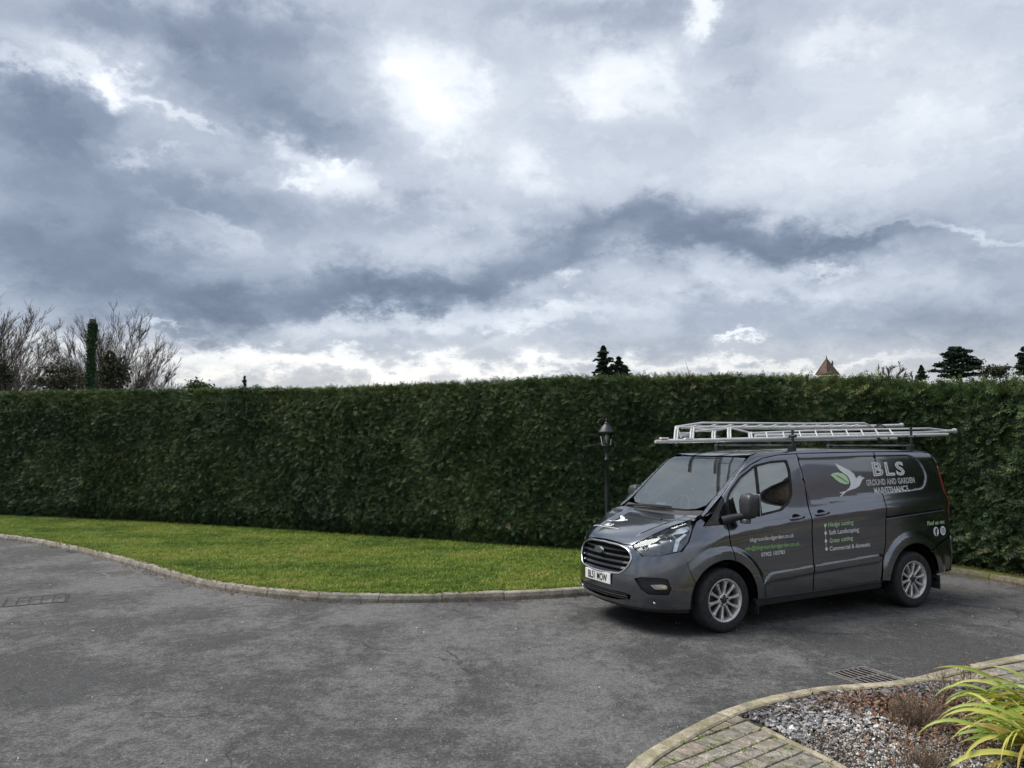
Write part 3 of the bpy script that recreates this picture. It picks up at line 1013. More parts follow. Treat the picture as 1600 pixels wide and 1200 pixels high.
g = scatter('grass', [tuft(1), tuft(2, 11, .03, .04), tuft(3, 7, .055)], np.c_[P2, gz], rot, rng.uniform(.6, 1.15, len(P2)), rng.choice(3, len(P2), p=[.45, .42, .13]), tint, M['grass'])

# longer, ragged tufts leaning over the back of the kerb and along the hedge foot; fallen leaves on the grass
n = 2600
tI = rng.integers(0, int(len(kb)*.62), n)
NN_ = np.array([q[:2] for q in normals2(KERB)])[tI]
P = np.array([kb[i][:2] for i in tI]) + NN_*rng.normal(.01, .035, n)[:, None] + rng.normal(0, .03, (n, 2))
lean = np.stack([rng.normal(0, .35, n), rng.normal(0, .35, n), rng.random(n)*6.28], 1)
scatter('kerb_grass', [tuft(41, 8, .045, .02, .004), tuft(42, 7, .06, .02, .0035)], np.c_[P, np.full(n, .098)], lean, rng.uniform(.5, 1.1, n), rng.integers(0, 2, n), .5+rng.normal(0, .25, n), M['grass'])
n = 420
P = P2[rng.integers(0, len(P2), n)]
scatter('fallen_leaves', [curl(61, .024, .012), curl(62, .018, .010)], np.c_[P, .125+rng.random(n)*.03], np.stack([rng.normal(0, .4, n), rng.normal(0, .4, n), rng.random(n)*6.28], 1), rng.uniform(.5, 1.2, n), rng.integers(0, 2, n), .75+rng.normal(0, .2, n), M['litter'])

# ------------------------------------------------------------------ the clipped conifer hedge
HT = Pch([(-18, 3.48), (-14, 3.39), (-7.5, 3.27), (-2.6, 3.16), (.6, 3.18), (2.2, 3.17), (4.8, 3.09), (6.2, 3.02), (7.4, 2.84), (8.5, 2.7)])
hedge = thing('hedge', 'long dark green clipped conifer hedge running behind the lawn and the van', 'hedge', (0, 0, 0))
hn = [-q for q in normals2(HEDGE)]                    # outward, to the camera
# plain near-black core that blocks the view through the foliage
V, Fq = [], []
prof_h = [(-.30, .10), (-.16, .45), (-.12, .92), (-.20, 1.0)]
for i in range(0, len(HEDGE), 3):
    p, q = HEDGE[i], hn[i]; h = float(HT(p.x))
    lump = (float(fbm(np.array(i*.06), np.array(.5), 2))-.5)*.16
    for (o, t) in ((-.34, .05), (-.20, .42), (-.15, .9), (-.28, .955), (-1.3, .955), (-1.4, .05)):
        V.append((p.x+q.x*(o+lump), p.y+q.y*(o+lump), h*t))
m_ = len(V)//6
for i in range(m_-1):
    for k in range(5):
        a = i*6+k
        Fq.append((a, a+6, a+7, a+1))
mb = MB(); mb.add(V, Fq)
mb.build('dark_core', M['hedge_core'], hedge)


def spray(seed, Ln=.24, nb=11, w=.0075, droop=.25):
    """a flat fan of scale-leaf twigs"""
    r = random.Random(seed); v, f = [], []
    def stem(p, d, ln, wd, bend):
        side = Vector((-d.y, d.x, 0)).normalized()
        m1 = p + d*ln*.5 + Vector((0, 0, bend*ln*.1)); e = p + d*ln + Vector((0, 0, -bend*ln*.35))
        o = len(v)
        v.extend([p, m1 - side*wd, m1 + side*wd, e])
        f.extend([(o, o+1, o+2), (o+1, o+3, o+2)])
        return m1, e
    def curve(t): return Vector((.03*math.sin(t*2.4+seed)*Ln*3, Ln*t, -droop*Ln*t*t))
    for k in range(4):
        a, b = curve(k/4), curve((k+1)/4)
        d = (b-a); stem(a, d.normalized(), d.length*1.15, w*.9, 0)
    for k in range(nb):
        t = .06 + .9*k/nb
        p = curve(t); sg = 1 if k % 2 else -1
        ang = R(r.uniform(32, 56))*sg
        ln = Ln*(.50*(1-t*.72))*r.uniform(.7, 1.2)
        d = Vector((math.sin(ang), math.cos(ang), r.uniform(-.25, .2))).normalized()
        m1, e = stem(p, d, ln, w, droop)
        for q in (.3, .62):
            for s2 in (1, -1):
                a2 = ang + R(r.uniform(30, 48))*s2
                d2 = Vector((math.sin(a2), math.cos(a2), r.uniform(-.25, .15))).normalized()
                stem(p.lerp(e, q), d2, ln*r.uniform(.26, .46), w*.85, droop)
    return [tuple(p) for p in v], f


nF, nT = 210000, 34000
def hedge_points(n, front):
    t = rng.random(n)*(len(HEDGE)-2); i = t.astype(int); fr = t-i
    H0 = np.array([p[:2] for p in HEDGE]); N0 = np.array([q[:2] for q in hn])
    base = H0[i]*(1-fr[:, None]) + H0[i+1]*fr[:, None]; nn = N0[i]
    h = HT(base[:, 0]); s = t*.1
    return base, nn, h, s
base, nn, h, s = hedge_points(nF, True)
u = rng.random(nF)**.92
zf = .10 + u*(h-.10)
lump = (fbm(s*.55, zf*.75, 2)-.5)*.20 + (fbm(s*2.2, zf*2.4, 9)-.5)*.12
inset = np.where(zf < .55, (.55-zf)*.55, 0) + np.clip((zf/h-.93)/.07, 0, 1)**2*.16
depth = rng.gamma(1.5, .024, nF)
o_ = lump - inset - depth
pos = np.c_[base + nn*o_[:, None], zf]
keep = rng.random(nF) < np.clip(.30+zf/.5, 0, 1)
# gaps where the growth is thinner near the right end
hole = (fbm(s*1.5, zf*1.6, 21) > .60) & (base[:, 0] > 4.5)
keep &= ~(hole & (rng.random(nF) < .55))
pos, nn, zf, h, s, base, depth = pos[keep], nn[keep], zf[keep], h[keep], s[keep], base[keep], depth[keep]
n = len(pos); al = np.c_[-nn[:, 1], nn[:, 0]]
flow = (fbm(s*.9, zf*.9, 31)-.5)*3.2
ax = flow + rng.normal(0, .75, n)
out = rng.uniform(.15, .85, n); dn = rng.normal(-.25, .45, n) + np.clip((zf/h-.9)/.1, 0, 1)*1.0
Y = np.c_[al*np.sin(ax)[:, None] + nn*out[:, None], dn + .15]
Zr = np.c_[nn + rng.normal(0, .45, (n, 2)), .55 + rng.normal(0, .45, n)]
big = np.clip((base[:, 0]-3.5)/3, 0, 1)
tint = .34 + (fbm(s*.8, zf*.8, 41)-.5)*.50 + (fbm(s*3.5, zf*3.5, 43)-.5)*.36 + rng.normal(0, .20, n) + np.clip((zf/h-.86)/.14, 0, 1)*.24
rare = rng.random(n) < .010
tint = np.where(rare, rng.uniform(.85, 1, n), np.minimum(tint, .86))
protos = [spray(1, .17, 10, .0042), spray(2, .14, 9, .0045, .5), spray(3, .21, 11, .0042, .1), spray(5, .12, 8, .005, .35)]
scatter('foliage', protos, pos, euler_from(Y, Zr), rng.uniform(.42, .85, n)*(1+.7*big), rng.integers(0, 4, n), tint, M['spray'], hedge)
# clipped top with a rim of feathery shoots
base, nn, h, s = hedge_points(nT, False)
w_ = rng.random(nT)**1.5
zt = h + (fbm(s*.8, w_*2, 51)-.5)*.16 + (fbm(s*3.1, w_*5, 52)-.5)*.12 - .05 + rng.normal(0, .025, nT)
pos = np.c_[base + nn*(-.06-w_*1.25)[:, None], zt]
al = np.c_[-nn[:, 1], nn[:, 0]]
a_ = rng.random(nT)*6.28
Y = np.c_[al*np.cos(a_)[:, None]*.9 + nn*(np.sin(a_)*.9)[:, None], rng.uniform(.0, .75, nT)]
Zr = np.c_[rng.normal(0, .5, (nT, 2)), np.ones(nT)]
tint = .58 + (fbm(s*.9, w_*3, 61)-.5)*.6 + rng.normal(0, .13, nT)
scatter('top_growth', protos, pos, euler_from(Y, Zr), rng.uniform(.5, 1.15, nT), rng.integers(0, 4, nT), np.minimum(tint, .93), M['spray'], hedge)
# a few stems showing at the foot
mb = MB()
for i in range(4, len(HEDGE)-4, 6):
    p, q = HEDGE[i], hn[i]
    o = -.32 + rng.normal(0, .07)
    b = Vector((p.x+q.x*o, p.y+q.y*o, .08)); x_ = rng.normal(0, .1)
    mb.tube([b, b+Vector((x_*.5, 0, .3)), b+Vector((x_, 0, .7))], [.035, .028, .022], 6)
st = mb.build('stems', M['bark'], hedge); st['kind'] = 'stuff'
# bare shoots poking out of the face and the top
mb = MB()
for k in range(150):
    i = int(rng.integers(5, len(HEDGE)-5)); p, q = HEDGE[i], hn[i]; h1 = float(HT(p.x))
    z = rng.uniform(.5, 1.0)*h1
    a = Vector((p.x+q.x*.02, p.y+q.y*.02, z))
    dr = Vector((q.x*.2+rng.normal(0, .5), q.y*.2+rng.normal(0, .3), rng.normal(.25, .5))).normalized()
    ln = rng.uniform(.12, .38)
    mb.tube([a, a+dr*ln*.5+Vector((0, 0, .02)), a+dr*ln], [.0045, .0035, .002], 4)
o = mb.build('bare_shoots', M['deadstem'], hedge); o['kind'] = 'stuff'

# ------------------------------------------------------------------ near corner: kerb, pavers, slate bed
RK = smooth_line([(-.5, 1.6), (-.25, 2.6), (.1, 3.6), (.65, 4.64), (.87, 4.97), (1.37, 5.51), (1.7, 5.79), (2.09, 6.03), (2.44, 6.19), (2.76, 6.26), (3.06, 6.33), (3.30, 6.43), (3.87, 6.74), (4.7, 7.14), (5.8, 7.62), (7.2, 8.1), (9, 8.5)], .05)
rk = link('near_kerb', None); rk['kind'] = 'structure'
kerb_run(rk, RK, .12, .09, .75, .007, M['kerb_pale'], -1, batter=.012, seg=6, jitter=.002)
inner = offset_line(RK, -.128)
inner2 = [(p.x, p.y) for p in inner]
strip_c = [(2.3, 3.0), (2.17, 3.9), (1.99, 4.69), (1.84, 5.03), (1.64, 5.52), (1.585, 5.62)]
edge_c = [(3.22, 6.36), (3.66, 6.31), (4.06, 6.19), (4.8, 5.9), (5.6, 5.4)]
bed = link('planting_bed', None); bed['kind'] = 'structure'
bed_poly = [p for p in inner2 if p[0] > 1.66 and p[0] < 3.2 and p[1] > 5] + edge_c + [(5.6, 2.5), (2.4, 2.5)] + strip_c
o = sheet('bed_soil', bed_poly, [], .052, M['soil']); o.parent = bed


def edging(parent, pts, name):
    ln = smooth_line(pts, .05)
    kerb_run(parent, ln, .045, .088, .6, .005, M['kerb_pale'], 1, batter=.006, seg=4, jitter=.0015)
eg = link('bed_edging', None); eg['kind'] = 'structure'
edging(eg, strip_c, 'edging'); edging(eg, edge_c, 'edging')

pv = link('paving', None); pv['kind'] = 'structure'
pave_poly = [p for p in inner2 if p[1] > 2.2 and p[0] < 1.62] + [p for p in reversed(strip_c)] + [(2.4, 2.2)]
o = sheet('joint_bed', pave_poly, [], .058, M['joint']); o.parent = pv
pave2 = [(3.24, 6.385)] + [p for p in inner2 if 3.3 < p[0] < 6.5] + [(6.6, 5.0), (5.6, 5.42), (4.8, 5.92), (4.06, 6.21), (3.66, 6.33)]
o = sheet('joint_bed', pave2, [], .057, M['joint']); o.parent = pv


def clip_poly(poly, a, b):
    """keep the part right of a->b"""
    out = []
    for i in range(len(poly)):
        p, q = poly[i], poly[(i+1) % len(poly)]
        dp = (b[0]-a[0])*(p[1]-a[1]) - (b[1]-a[1])*(p[0]-a[0])
        dq = (b[0]-a[0])*(q[1]-a[1]) - (b[1]-a[1])*(q[0]-a[0])
        if dp <= 0: out.append(p)
        if (dp < 0 < dq) or (dq < 0 < dp):
            t = dp/(dp-dq); out.append((p[0]+(q[0]-p[0])*t, p[1]+(q[1]-p[1])*t))
    return out


def make_pavers(planes, org, U, ymin, u_range, v_range, z0):
    Vv = (U[1], -U[0])
    v0 = v_range[0]
    while v0 < v_range[1]:
        rw = float(rng.choice([.16, .16, .125]))
        u0 = u_range[0] + rng.random()*.2
        while u0 < u_range[1]:
            ln = float(rng.choice([.115, .16, .16, .215]))
            g = .0045
            q = [(u0+g, v0+g), (u0+ln-g, v0+g), (u0+ln-g, v0+rw-g), (u0+g, v0+rw-g)]
            u0 += ln
            w = [(org[0]+U[0]*a+Vv[0]*b, org[1]+U[1]*a+Vv[1]*b) for a, b in q]
            for a, b in planes:
                w = clip_poly(w, a, b)
                if len(w) < 3: break
            if len(w) < 3: continue
            ar = abs(sum(w[i][0]*w[(i+1) % len(w)][1]-w[(i+1) % len(w)][0]*w[i][1] for i in range(len(w))))/2
            cx, cy = sum(p[0] for p in w)/len(w), sum(p[1] for p in w)/len(w)
            if ar < .0012 or cy < ymin: continue
            if sum(w[i][0]*w[(i+1) % len(w)][1]-w[(i+1) % len(w)][0]*w[i][1] for i in range(len(w))) < 0: w.reverse()
            nn_ = len(w); z = z0 + rng.normal(0, .0022); tx, ty = rng.normal(0, .012), rng.normal(0, .012)
            def ring(k, zz): return [(cx+(p[0]-cx)*k, cy+(p[1]-cy)*k, zz+(p[0]-cx)*tx+(p[1]-cy)*ty) for p in w]
            vv = ring(1, z-.05) + ring(1, z-.012) + ring(.965, z-.0035) + ring(.90, z)
            ff = []
            for r_ in range(3):
                for i in range(nn_):
                    ff.append((r_*nn_+i, r_*nn_+(i+1) % nn_, (r_+1)*nn_+(i+1) % nn_, (r_+1)*nn_+i))
            ff.append(tuple(3*nn_+i for i in range(nn_)))
            b = MB(); b.add(vv, ff)
            b.build('paver', M['paver'], pv)
        v0 += rw


U_ = (.787, .617)
def planes_of(pts): return [(pts[i], pts[i+1]) for i in range(len(pts)-1)]
kp = [p for p in inner2 if 2.5 < p[1] and p[0] < 1.75][::4]
off = .008
sp = [(p[0]-.012, p[1]-.004) for p in strip_c]
make_pavers(planes_of(kp) + [(sp[i+1], sp[i]) for i in range(len(sp)-1)], (1.05, 4.8), U_, 3.9, (-1.6, 1.6), (-.64, 1.4), .078)
kp2 = [p for p in inner2 if 3.42 < p[0] < 6.2][::8]
make_pavers(planes_of(kp2) + [((3.24, 6.375), (3.66, 6.335)), ((3.66, 6.335), (4.06, 6.215)), ((4.06, 6.215), (4.8, 5.925)), ((4.8, 5.925), (5.6, 5.42))][0:0], (3.3, 6.6), (.9, .436), 5.95, (-.4, 2.0), (-.35, .9), .076) if False else None
b2 = [((4.06, 6.225), (3.66, 6.345)), ((3.66, 6.345), (3.24, 6.39)), ((4.8, 5.935), (4.06, 6.225))]
make_pavers(planes_of(kp2) + [(a, b) for a, b in b2], (3.3, 6.6), (.9, .436), 5.6, (-.4, 1.9), (-.35, .9), .076)

# slate, gravel and leaf litter filling the bed
kline = np.array([p for p in inner2 if 1.5 < p[0] < 6])
def kd(P): return np.min(np.linalg.norm(P[:, None, :]-kline[None], axis=2), axis=1)
bedvis = [p for p in inner2 if p[0] > 1.68 and p[0] < 3.2 and p[1] > 5][::3] + edge_c[:4] + [(4.8, 4.3), (2.12, 4.3)] + [(a+.05, b) for a, b in strip_c[2:]]
P = fill_poly(bedvis, 9500)
dk = kd(P); sl = dk + (fbm(P[:, 0]*3, P[:, 1]*3, 71)-.5)*.5 + np.clip(P[:, 0]-2.6, 0, 2)*.25
P = P[(sl < .55) | (rng.random(len(P)) < .15)]
n = len(P)
rot = np.stack([rng.normal(0, .38, n), rng.normal(0, .38, n), rng.random(n)*6.28], 1)
tn = .40 + (fbm(P[:, 0]*5, P[:, 1]*5, 73)-.5)*.8 + rng.normal(0, .2, n) + np.where((kd(P) > .22) & (P[:, 0] < 2.7), .22, 0)
scatter('slate_chippings', [chip(1, .026, .015, .004), chip(2, .020, .016, .005), chip(3, .034, .017, .004), chip(4, .016, .011, .004)], np.c_[P, .058+rng.gamma(2, .006, n)], rot, rng.uniform(.6, 1.25, n), rng.integers(0, 4, n), tn, M['slate_blue'])
P = fill_poly(bedvis, 16000)
sl = kd(P) + (fbm(P[:, 0]*3, P[:, 1]*3, 71)-.5)*.5
P = P[(sl > .40)]
n = len(P)
rot = rng.random((n, 3))*6.28
tn = .5 + (fbm(P[:, 0]*4, P[:, 1]*4, 75)-.5)*.9 + rng.normal(0, .22, n)
scatter('gravel', [chip(11, .010, .007, .004), chip(12, .013, .008, .004), chip(13, .008, .006, .004)], np.c_[P, .056+rng.gamma(2, .004, n)], rot, rng.uniform(.6, 1.3, n), rng.integers(0, 3, n), tn, M['gravel'])
# leaves drift into the middle of the bed
n = 2300
c_ = np.array([(2.62, 5.83), (2.95, 5.75), (3.2, 5.7), (3.05, 5.35), (3.3, 5.2), (2.75, 5.05), (2.45, 4.95), (2.9, 5.62)])
P = c_[rng.choice(8, n, p=[.16, .20, .16, .14, .12, .08, .04, .10])] + rng.normal(0, 1, (n, 2))*np.array([.26, .13])
k_ = in_poly(P, bedvis); P = P[k_]; n = len(P)
rot = np.stack([rng.normal(0, .6, n), rng.normal(0, .6, n), rng.random(n)*6.28], 1)
scatter('leaf_litter', [curl(1, .030, .012), curl(2, .022, .013), curl(3, .040, .007)], np.c_[P, .075+rng.gamma(2, .008, n)], rot, rng.uniform(.45, 1.0, n), rng.integers(0, 3, n), .58+rng.normal(0, .26, n), M['litter'])
# litter and grit blown against the far kerb, loose stones on the drive
kf = offset_line(KERB, -.03)
n = 1500
tI = rng.integers(0, len(kf)-1, n)
P = np.array([kf[i][:2] for i in tI]); N_ = np.array([q[:2] for q in normals2(KERB)])[tI]
P = P - N_*rng.gamma(1.2, .045, n)[:, None] + rng.normal(0, .05, (n, 2))
inn = np.einsum('ij,ij->i', P-np.array([KERB[i][:2] for i in tI]), N_) < -.005
P = P[inn & (fbm(P[:, 0]*.9, P[:, 1]*.9, 81) > .42)]; n = len(P)
rot = np.stack([rng.normal(0, .4, n), rng.normal(0, .4, n), rng.random(n)*6.28], 1)
scatter('kerb_litter', [curl(5, .022, .010), curl(6, .014, .008), curl(7, .028, .006)], np.c_[P, .010+rng.random(n)*.01], rot, rng.uniform(.4, 1., n), rng.integers(0, 3, n), .35+rng.normal(0, .25, n), M['litter'])
n = 1300
P = np.c_[rng.uniform(-9, 8, n), 3.2+rng.random(n)**1.4*9]
kpoly = [(p.x, p.y) for p in KERB] + [(9, 30), (-20, 30)]
rpoly = [(p.x, p.y) for p in RK] + [(9, 0), (0, 0)]
P = P[~in_poly(P, kpoly) & ~in_poly(P, rpoly)]; n = len(P)
scatter('loose_stones', [chip(21, .006, .005, .003), chip(22, .008, .005, .003), chip(23, .005, .004, .003)], np.c_[P, np.full(n, .003)], rng.random((n, 3))*np.array([.6, .6, 6.28]), rng.gamma(2.2, .42, n)*.75, rng.integers(0, 3, n), rng.random(n), M['chip'])

# litter and moss on the narrow strip between right-hand kerb and hedge
n = 1600
tI = rng.integers(int(len(KERB)*.70), len(KERB)-2, n)
N_ = np.array([q[:2] for q in normals2(KERB)])[tI]
P = np.array([KERB[i][:2] for i in tI]) + N_*rng.uniform(.03, .5, n)[:, None]
rot = np.stack([rng.normal(0, .4, n), rng.normal(0, .4, n), rng.random(n)*6.28], 1)
scatter('hedge_litter', [curl(15, .022, .008), curl(16, .016, .010)], np.c_[P, .118+rng.random(n)*.02], rot, rng.uniform(.5, 1.1, n), rng.integers(0, 2, n), .35+rng.normal(0, .2, n), M['litter'])

# ------------------------------------------------------------------ panels laid over the van's body
class Frame:
    """parallel projection along d"""
    def __init__(s, d, up=(0, 0, 1)):
        s.d = np.array(d, float); s.d /= np.linalg.norm(s.d)
        s.u = np.cross(s.d, up); s.u /= np.linalg.norm(s.u)
        s.v = np.cross(s.u, s.d)
    def flat(s, P):
        P = np.asarray(P, float); return np.stack([P @ s.u, P @ s.v], -1)
    def rays(s, Q):
        c = np.array([2.4, 0, 1.0])
        base = Q[:, :1]*s.u + Q[:, 1:]*s.v + (c @ s.d)*s.d
        return base - s.d*4.5, np.repeat(s.d[None], len(Q), 0), 7.5


class Cyl:
    """rays running in to an upright axis"""
    def __init__(s, x, y=0., k=.95, sgn=-1): s.x, s.y, s.k, s.sgn = x, y, k, sgn
    def flat(s, P):
        P = np.asarray(P, float)
        return np.stack([np.arctan2(P[..., 1]-s.y, s.sgn*(P[..., 0]-s.x))*s.k, P[..., 2]], -1)
    def rays(s, Q):
        a = Q[:, 0]/s.k
        D = np.stack([s.sgn*np.cos(a), np.sin(a), np.zeros(len(a))], 1)
        O = np.stack([np.full(len(a), s.x), np.full(len(a), s.y), Q[:, 1]], 1) + D*2.6
        return O, -D, 2.5


SIDE = Frame((0, 1, 0))
TOPF = Frame((0, 0, -1), (1, 0, 0))
BONF = Frame((.6, 0, -.8))
RAIL = Frame((0, 1, -1))
NOSE = Cyl(1.0)
TAIL = Cyl(4.0, 0, .8, 1)
CORN = Frame((.62, .70, -.30))


def side2(P): return SIDE.flat(np.stack([P[:, 0], np.full(len(P), -.9), P[:, 1]], 1))


def S3(pts): return [(x, -.9, z) for x, z in pts]


def dens(poly, step):
    out = []
    for i in range(len(poly)):
        a, b = np.array(poly[i]), np.array(poly[(i+1) % len(poly)])
        n_ = max(1, int(np.ceil(np.linalg.norm(b-a)/step)))
        for k in range(n_): out.append(tuple(a+(b-a)*k/n_))
    return out


def shrink(poly, g):
    a = sum(poly[i][0]*poly[(i+1) % len(poly)][1]-poly[(i+1) % len(poly)][0]*poly[i][1] for i in range(len(poly)))
    sg = 1 if a > 0 else -1
    out = []
    m_ = len(poly)
    for i in range(m_):
        p0, p1, p2 = (np.array(poly[j % m_]) for j in (i-1, i, i+1))
        e1, e2 = p1-p0, p2-p1
        n1 = np.array([-e1[1], e1[0]])/max(np.linalg.norm(e1), 1e-9)*sg
        n2 = np.array([-e2[1], e2[0]])/max(np.linalg.norm(e2), 1e-9)*sg
        k = n1+n2; k = k/max(np.dot(k, k)/2, .35)
        out.append(tuple(p1+k*g))
    return out


def panel_data(fr, pts3, gap=.003, step=.035, off=0., depth=.022, holes=(), rad=0., feats=(), bow=0.):
    poly = [tuple(q) for q in fr.flat(pts3)]
    if rad: poly = fillet(poly, rad)
    poly = dens(shrink(poly, gap) if gap else poly, step)
    hs = []
    for h in holes:
        hp, hr = h if isinstance(h, tuple) and isinstance(h[0], list) else (h, 0)
        q = [tuple(v) for v in fr.flat(hp)]
        if hr: q = fillet(q, hr)
        hs.append(dens(q, step))
    rings = [poly] + hs
    vs, ed = [], []
    for r_ in rings:
        o = len(vs); vs += r_; ed += [(o+i, o+(i+1) % len(r_)) for i in range(len(r_))]
    nb = len(vs)
    a = np.array(poly); lo, hi = a.min(0), a.max(0)
    gx_, gy_ = np.meshgrid(np.arange(lo[0], hi[0], step), np.arange(lo[1], hi[1], step))
    G = np.stack([gx_.ravel(), gy_.ravel()], 1)
    for fp in feats: G = np.vstack([G, np.array(dens([tuple(v) for v in fr.flat(fp)], step*.7))])
    ok = sdist(G[:, 0], G[:, 1], poly) > step*.35
    for h in hs: ok &= sdist(G[:, 0], G[:, 1], h) < -step*.35
    vs = vs + [tuple(q) for q in G[ok]]
    v, e, f, ov, oe, of = geometry.delaunay_2d_cdt([Vector(q) for q in vs], ed, [], 1, 1e-7)
    Q = np.array([(q.x, q.y) for q in v])
    cent = np.array([[sum(Q[i][0] for i in t)/len(t), sum(Q[i][1] for i in t)/len(t)] for t in f])
    keep = np.ones(len(f), bool)
    for h in hs: keep &= ~inside(cent[:, 0], cent[:, 1], h)
    f = [t for t, k in zip(f, keep) if k]
    O, D, tm = fr.rays(Q)
    P, fd = cast(O, D, tm)
    N = grad(P)
    P = P + N*off
    # orient
    f = [tuple(t) if np.dot(np.cross(P[t[1]]-P[t[0]], P[t[2]]-P[t[0]]), N[t[0]]) >= 0 else tuple(reversed(t)) for t in f]
    cnt = {}
    for t in f:
        for i in range(len(t)):
            a_, b_ = t[i], t[(i+1) % len(t)]
            cnt[(a_, b_)] = 1
    bnd = [(a_, b_) for (a_, b_) in cnt if (b_, a_) not in cnt]
    used = sorted({i for q in bnd for i in q})
    nP = len(P)
    top = {i: nP+k for k, i in enumerate(used)}
    bot = {i: nP+len(used)+k for k, i in enumerate(used)}
    V = np.vstack([P, P[used], P[used]-N[used]*depth])
    rn = {i: np.zeros(3) for i in used}
    rim = []
    for a_, b_ in bnd:
        rim.append((b_, a_)); w = np.cross(P[b_]-P[a_], N[a_])
        rn[a_] = rn[a_]+w; rn[b_] = rn[b_]+w
    RN = np.array([rn[i]/max(np.linalg.norm(rn[i]), 1e-9) for i in used])
    NN = np.vstack([N, RN, RN])
    F_ = list(f) + [(top[b_], top[a_], bot[a_], bot[b_]) for (b_, a_) in rim]
    F_ = [tuple(q) for q in F_]
    return V, F_, NN, fd


def mesh_from(name, V, F_, NN, m):
    me = bpy.data.meshes.new(name)
    me.from_pydata([tuple(p) for p in V], [], F_)
    me.polygons.foreach_set('use_smooth', [True]*len(F_))
    me.materials.append(m)
    me.update()
    me.normals_split_custom_set_from_vertices([tuple(q) for q in NN])
    return me


VAN_XY, VAN_YAW = (.96, 8.677), .44243
van = thing('van', 'dark grey panel van parked by the hedge with ladders on its roof rack', 'van', (*VAN_XY, 0), VAN_YAW)


def panel(name, fr, pts3, m, parent=None, both=True, **kw):
    V, F_, NN, fd = panel_data(fr, pts3, **kw)
    o = link(name, mesh_from(name, V, F_, NN, m), parent or van)
    if both:
        fl = np.array([1, -1, 1.])
        o2 = link(name, mesh_from(name, V*fl, [tuple(reversed(q)) for q in F_], NN*fl, m), parent if (parent and parent is not van) else van)
        return o, o2
    return o


def arc(xw, r, a0, a1, n=10, zc_=.345):
    return [(xw+r*math.cos(R(a0+(a1-a0)*k/n)), zc_+r*math.sin(R(a0+(a1-a0)*k/n))) for k in range(n+1)]


def mirror_y(h): return h + [(x, -y, z) for x, y, z in reversed(h) if abs(y) > 1e-6]


AF, AR = .425, .440            # wheel-arch radii
# --- windows (outline in x,z)
DOORWIN = [(1.135, 1.395), (1.205, 1.487), (1.37, 1.63), (1.60, 1.757), (1.85, 1.800), (2.085, 1.812), (2.105, 1.70), (2.075, 1.435), (2.0, 1.335), (1.88, 1.262), (1.566, 1.216), (1.135, 1.178)]
DW_R = [.02, .05, .08, .06, .05, .05, .05, .05, .05, .06, .02, .02]
TRI = [(.80, 1.128), (1.097, 1.428), (1.086, 1.265), (1.088, 1.143)]
DOOR = [(1.098, 1.436), (1.33, 1.640), (1.54, 1.767), (1.73, 1.838), (1.985, 1.876), (2.262, 1.889), (2.30, 1.62), (2.284, 1.324), (2.292, .935), (2.288, .335), (1.44, .318)]
front_arc = arc(WH_F, AF, 1, 69)
DOOR = DOOR + [p for p in front_arc if p[0] > 1.145] + [(1.145, .742), (1.083, 1.0), (1.085, 1.13), (1.086, 1.265)]
SLIDE = [(2.272, 1.891), (3.538, 1.908), (3.543, 1.60), (3.535, 1.35), (3.505, .92), (3.49, .80), (3.43, .62), (3.40, .365), (2.298, .337), (2.302, .935), (2.295, 1.324), (2.31, 1.62)]
QUARTER = [(3.55, 1.908), (4.45, 1.902), (4.60, 1.875), (4.645, 1.72), (4.68, 1.40), (4.69, 1.0), (4.68, .84), (4.25, .672)]
QUARTER = QUARTER + [p for p in arc(WH_R, AR, 47, 178, 14)] + [(3.415, .37), (3.442, .62), (3.50, .80), (3.515, .92), (3.545, 1.35), (3.553, 1.60)]
CL = [(x, float(zc(x))) for x in np.arange(.6, 4.7, .12)]
def belt(dz): return S3([(x, float(zc(x))+dz) for x in np.arange(.55, 4.75, .1)])
FEATS = [belt(0), belt(-.02), belt(.03), belt(.12), S3(SLIDE_PRESS), S3(shrink(SLIDE_PRESS, .02)), S3(shrink(SLIDE_PRESS, -.004)), S3(MOULD), S3(shrink(MOULD, -.02)), S3(shrink(MOULD, .006)),
         S3(arc(WH_F, .505, 0, 180, 24)), S3(arc(WH_F, .595, 0, 180, 24)), S3(arc(WH_R, .525, 0, 180, 24)), S3(arc(WH_R, .615, 0, 180, 24))]
fd_, fd2_ = panel('front_door', SIDE, S3(DOOR), M['paint'], holes=[(S3(shrink(DOORWIN, -.012)), .03)], feats=FEATS, step=.03)
sd_, sd2_ = panel('sliding_door', SIDE, S3(SLIDE), M['paint'], feats=FEATS, step=.03)
qp_, qp2_ = panel('rear_quarter', SIDE, S3(QUARTER), M['paint'], feats=FEATS, step=.03)
FEND = [(.515, .868), (.59, .955), (.690, 1.10), (.728, 1.168), (.785, 1.20), (.815, 1.165), (.79, 1.126), (1.076, 1.137), (1.074, 1.0), (1.136, .750)] + arc(WH_F, AF, 71, 151.7, 12) + [(.606, .60), (.561, .74)]
panel('front_wing', SIDE, S3(FEND), M['paint'], feats=FEATS, step=.03, gap=.0015)
panel('door_corner_trim', SIDE, S3(TRI), M['gloss'], rad=.01, off=-.002)
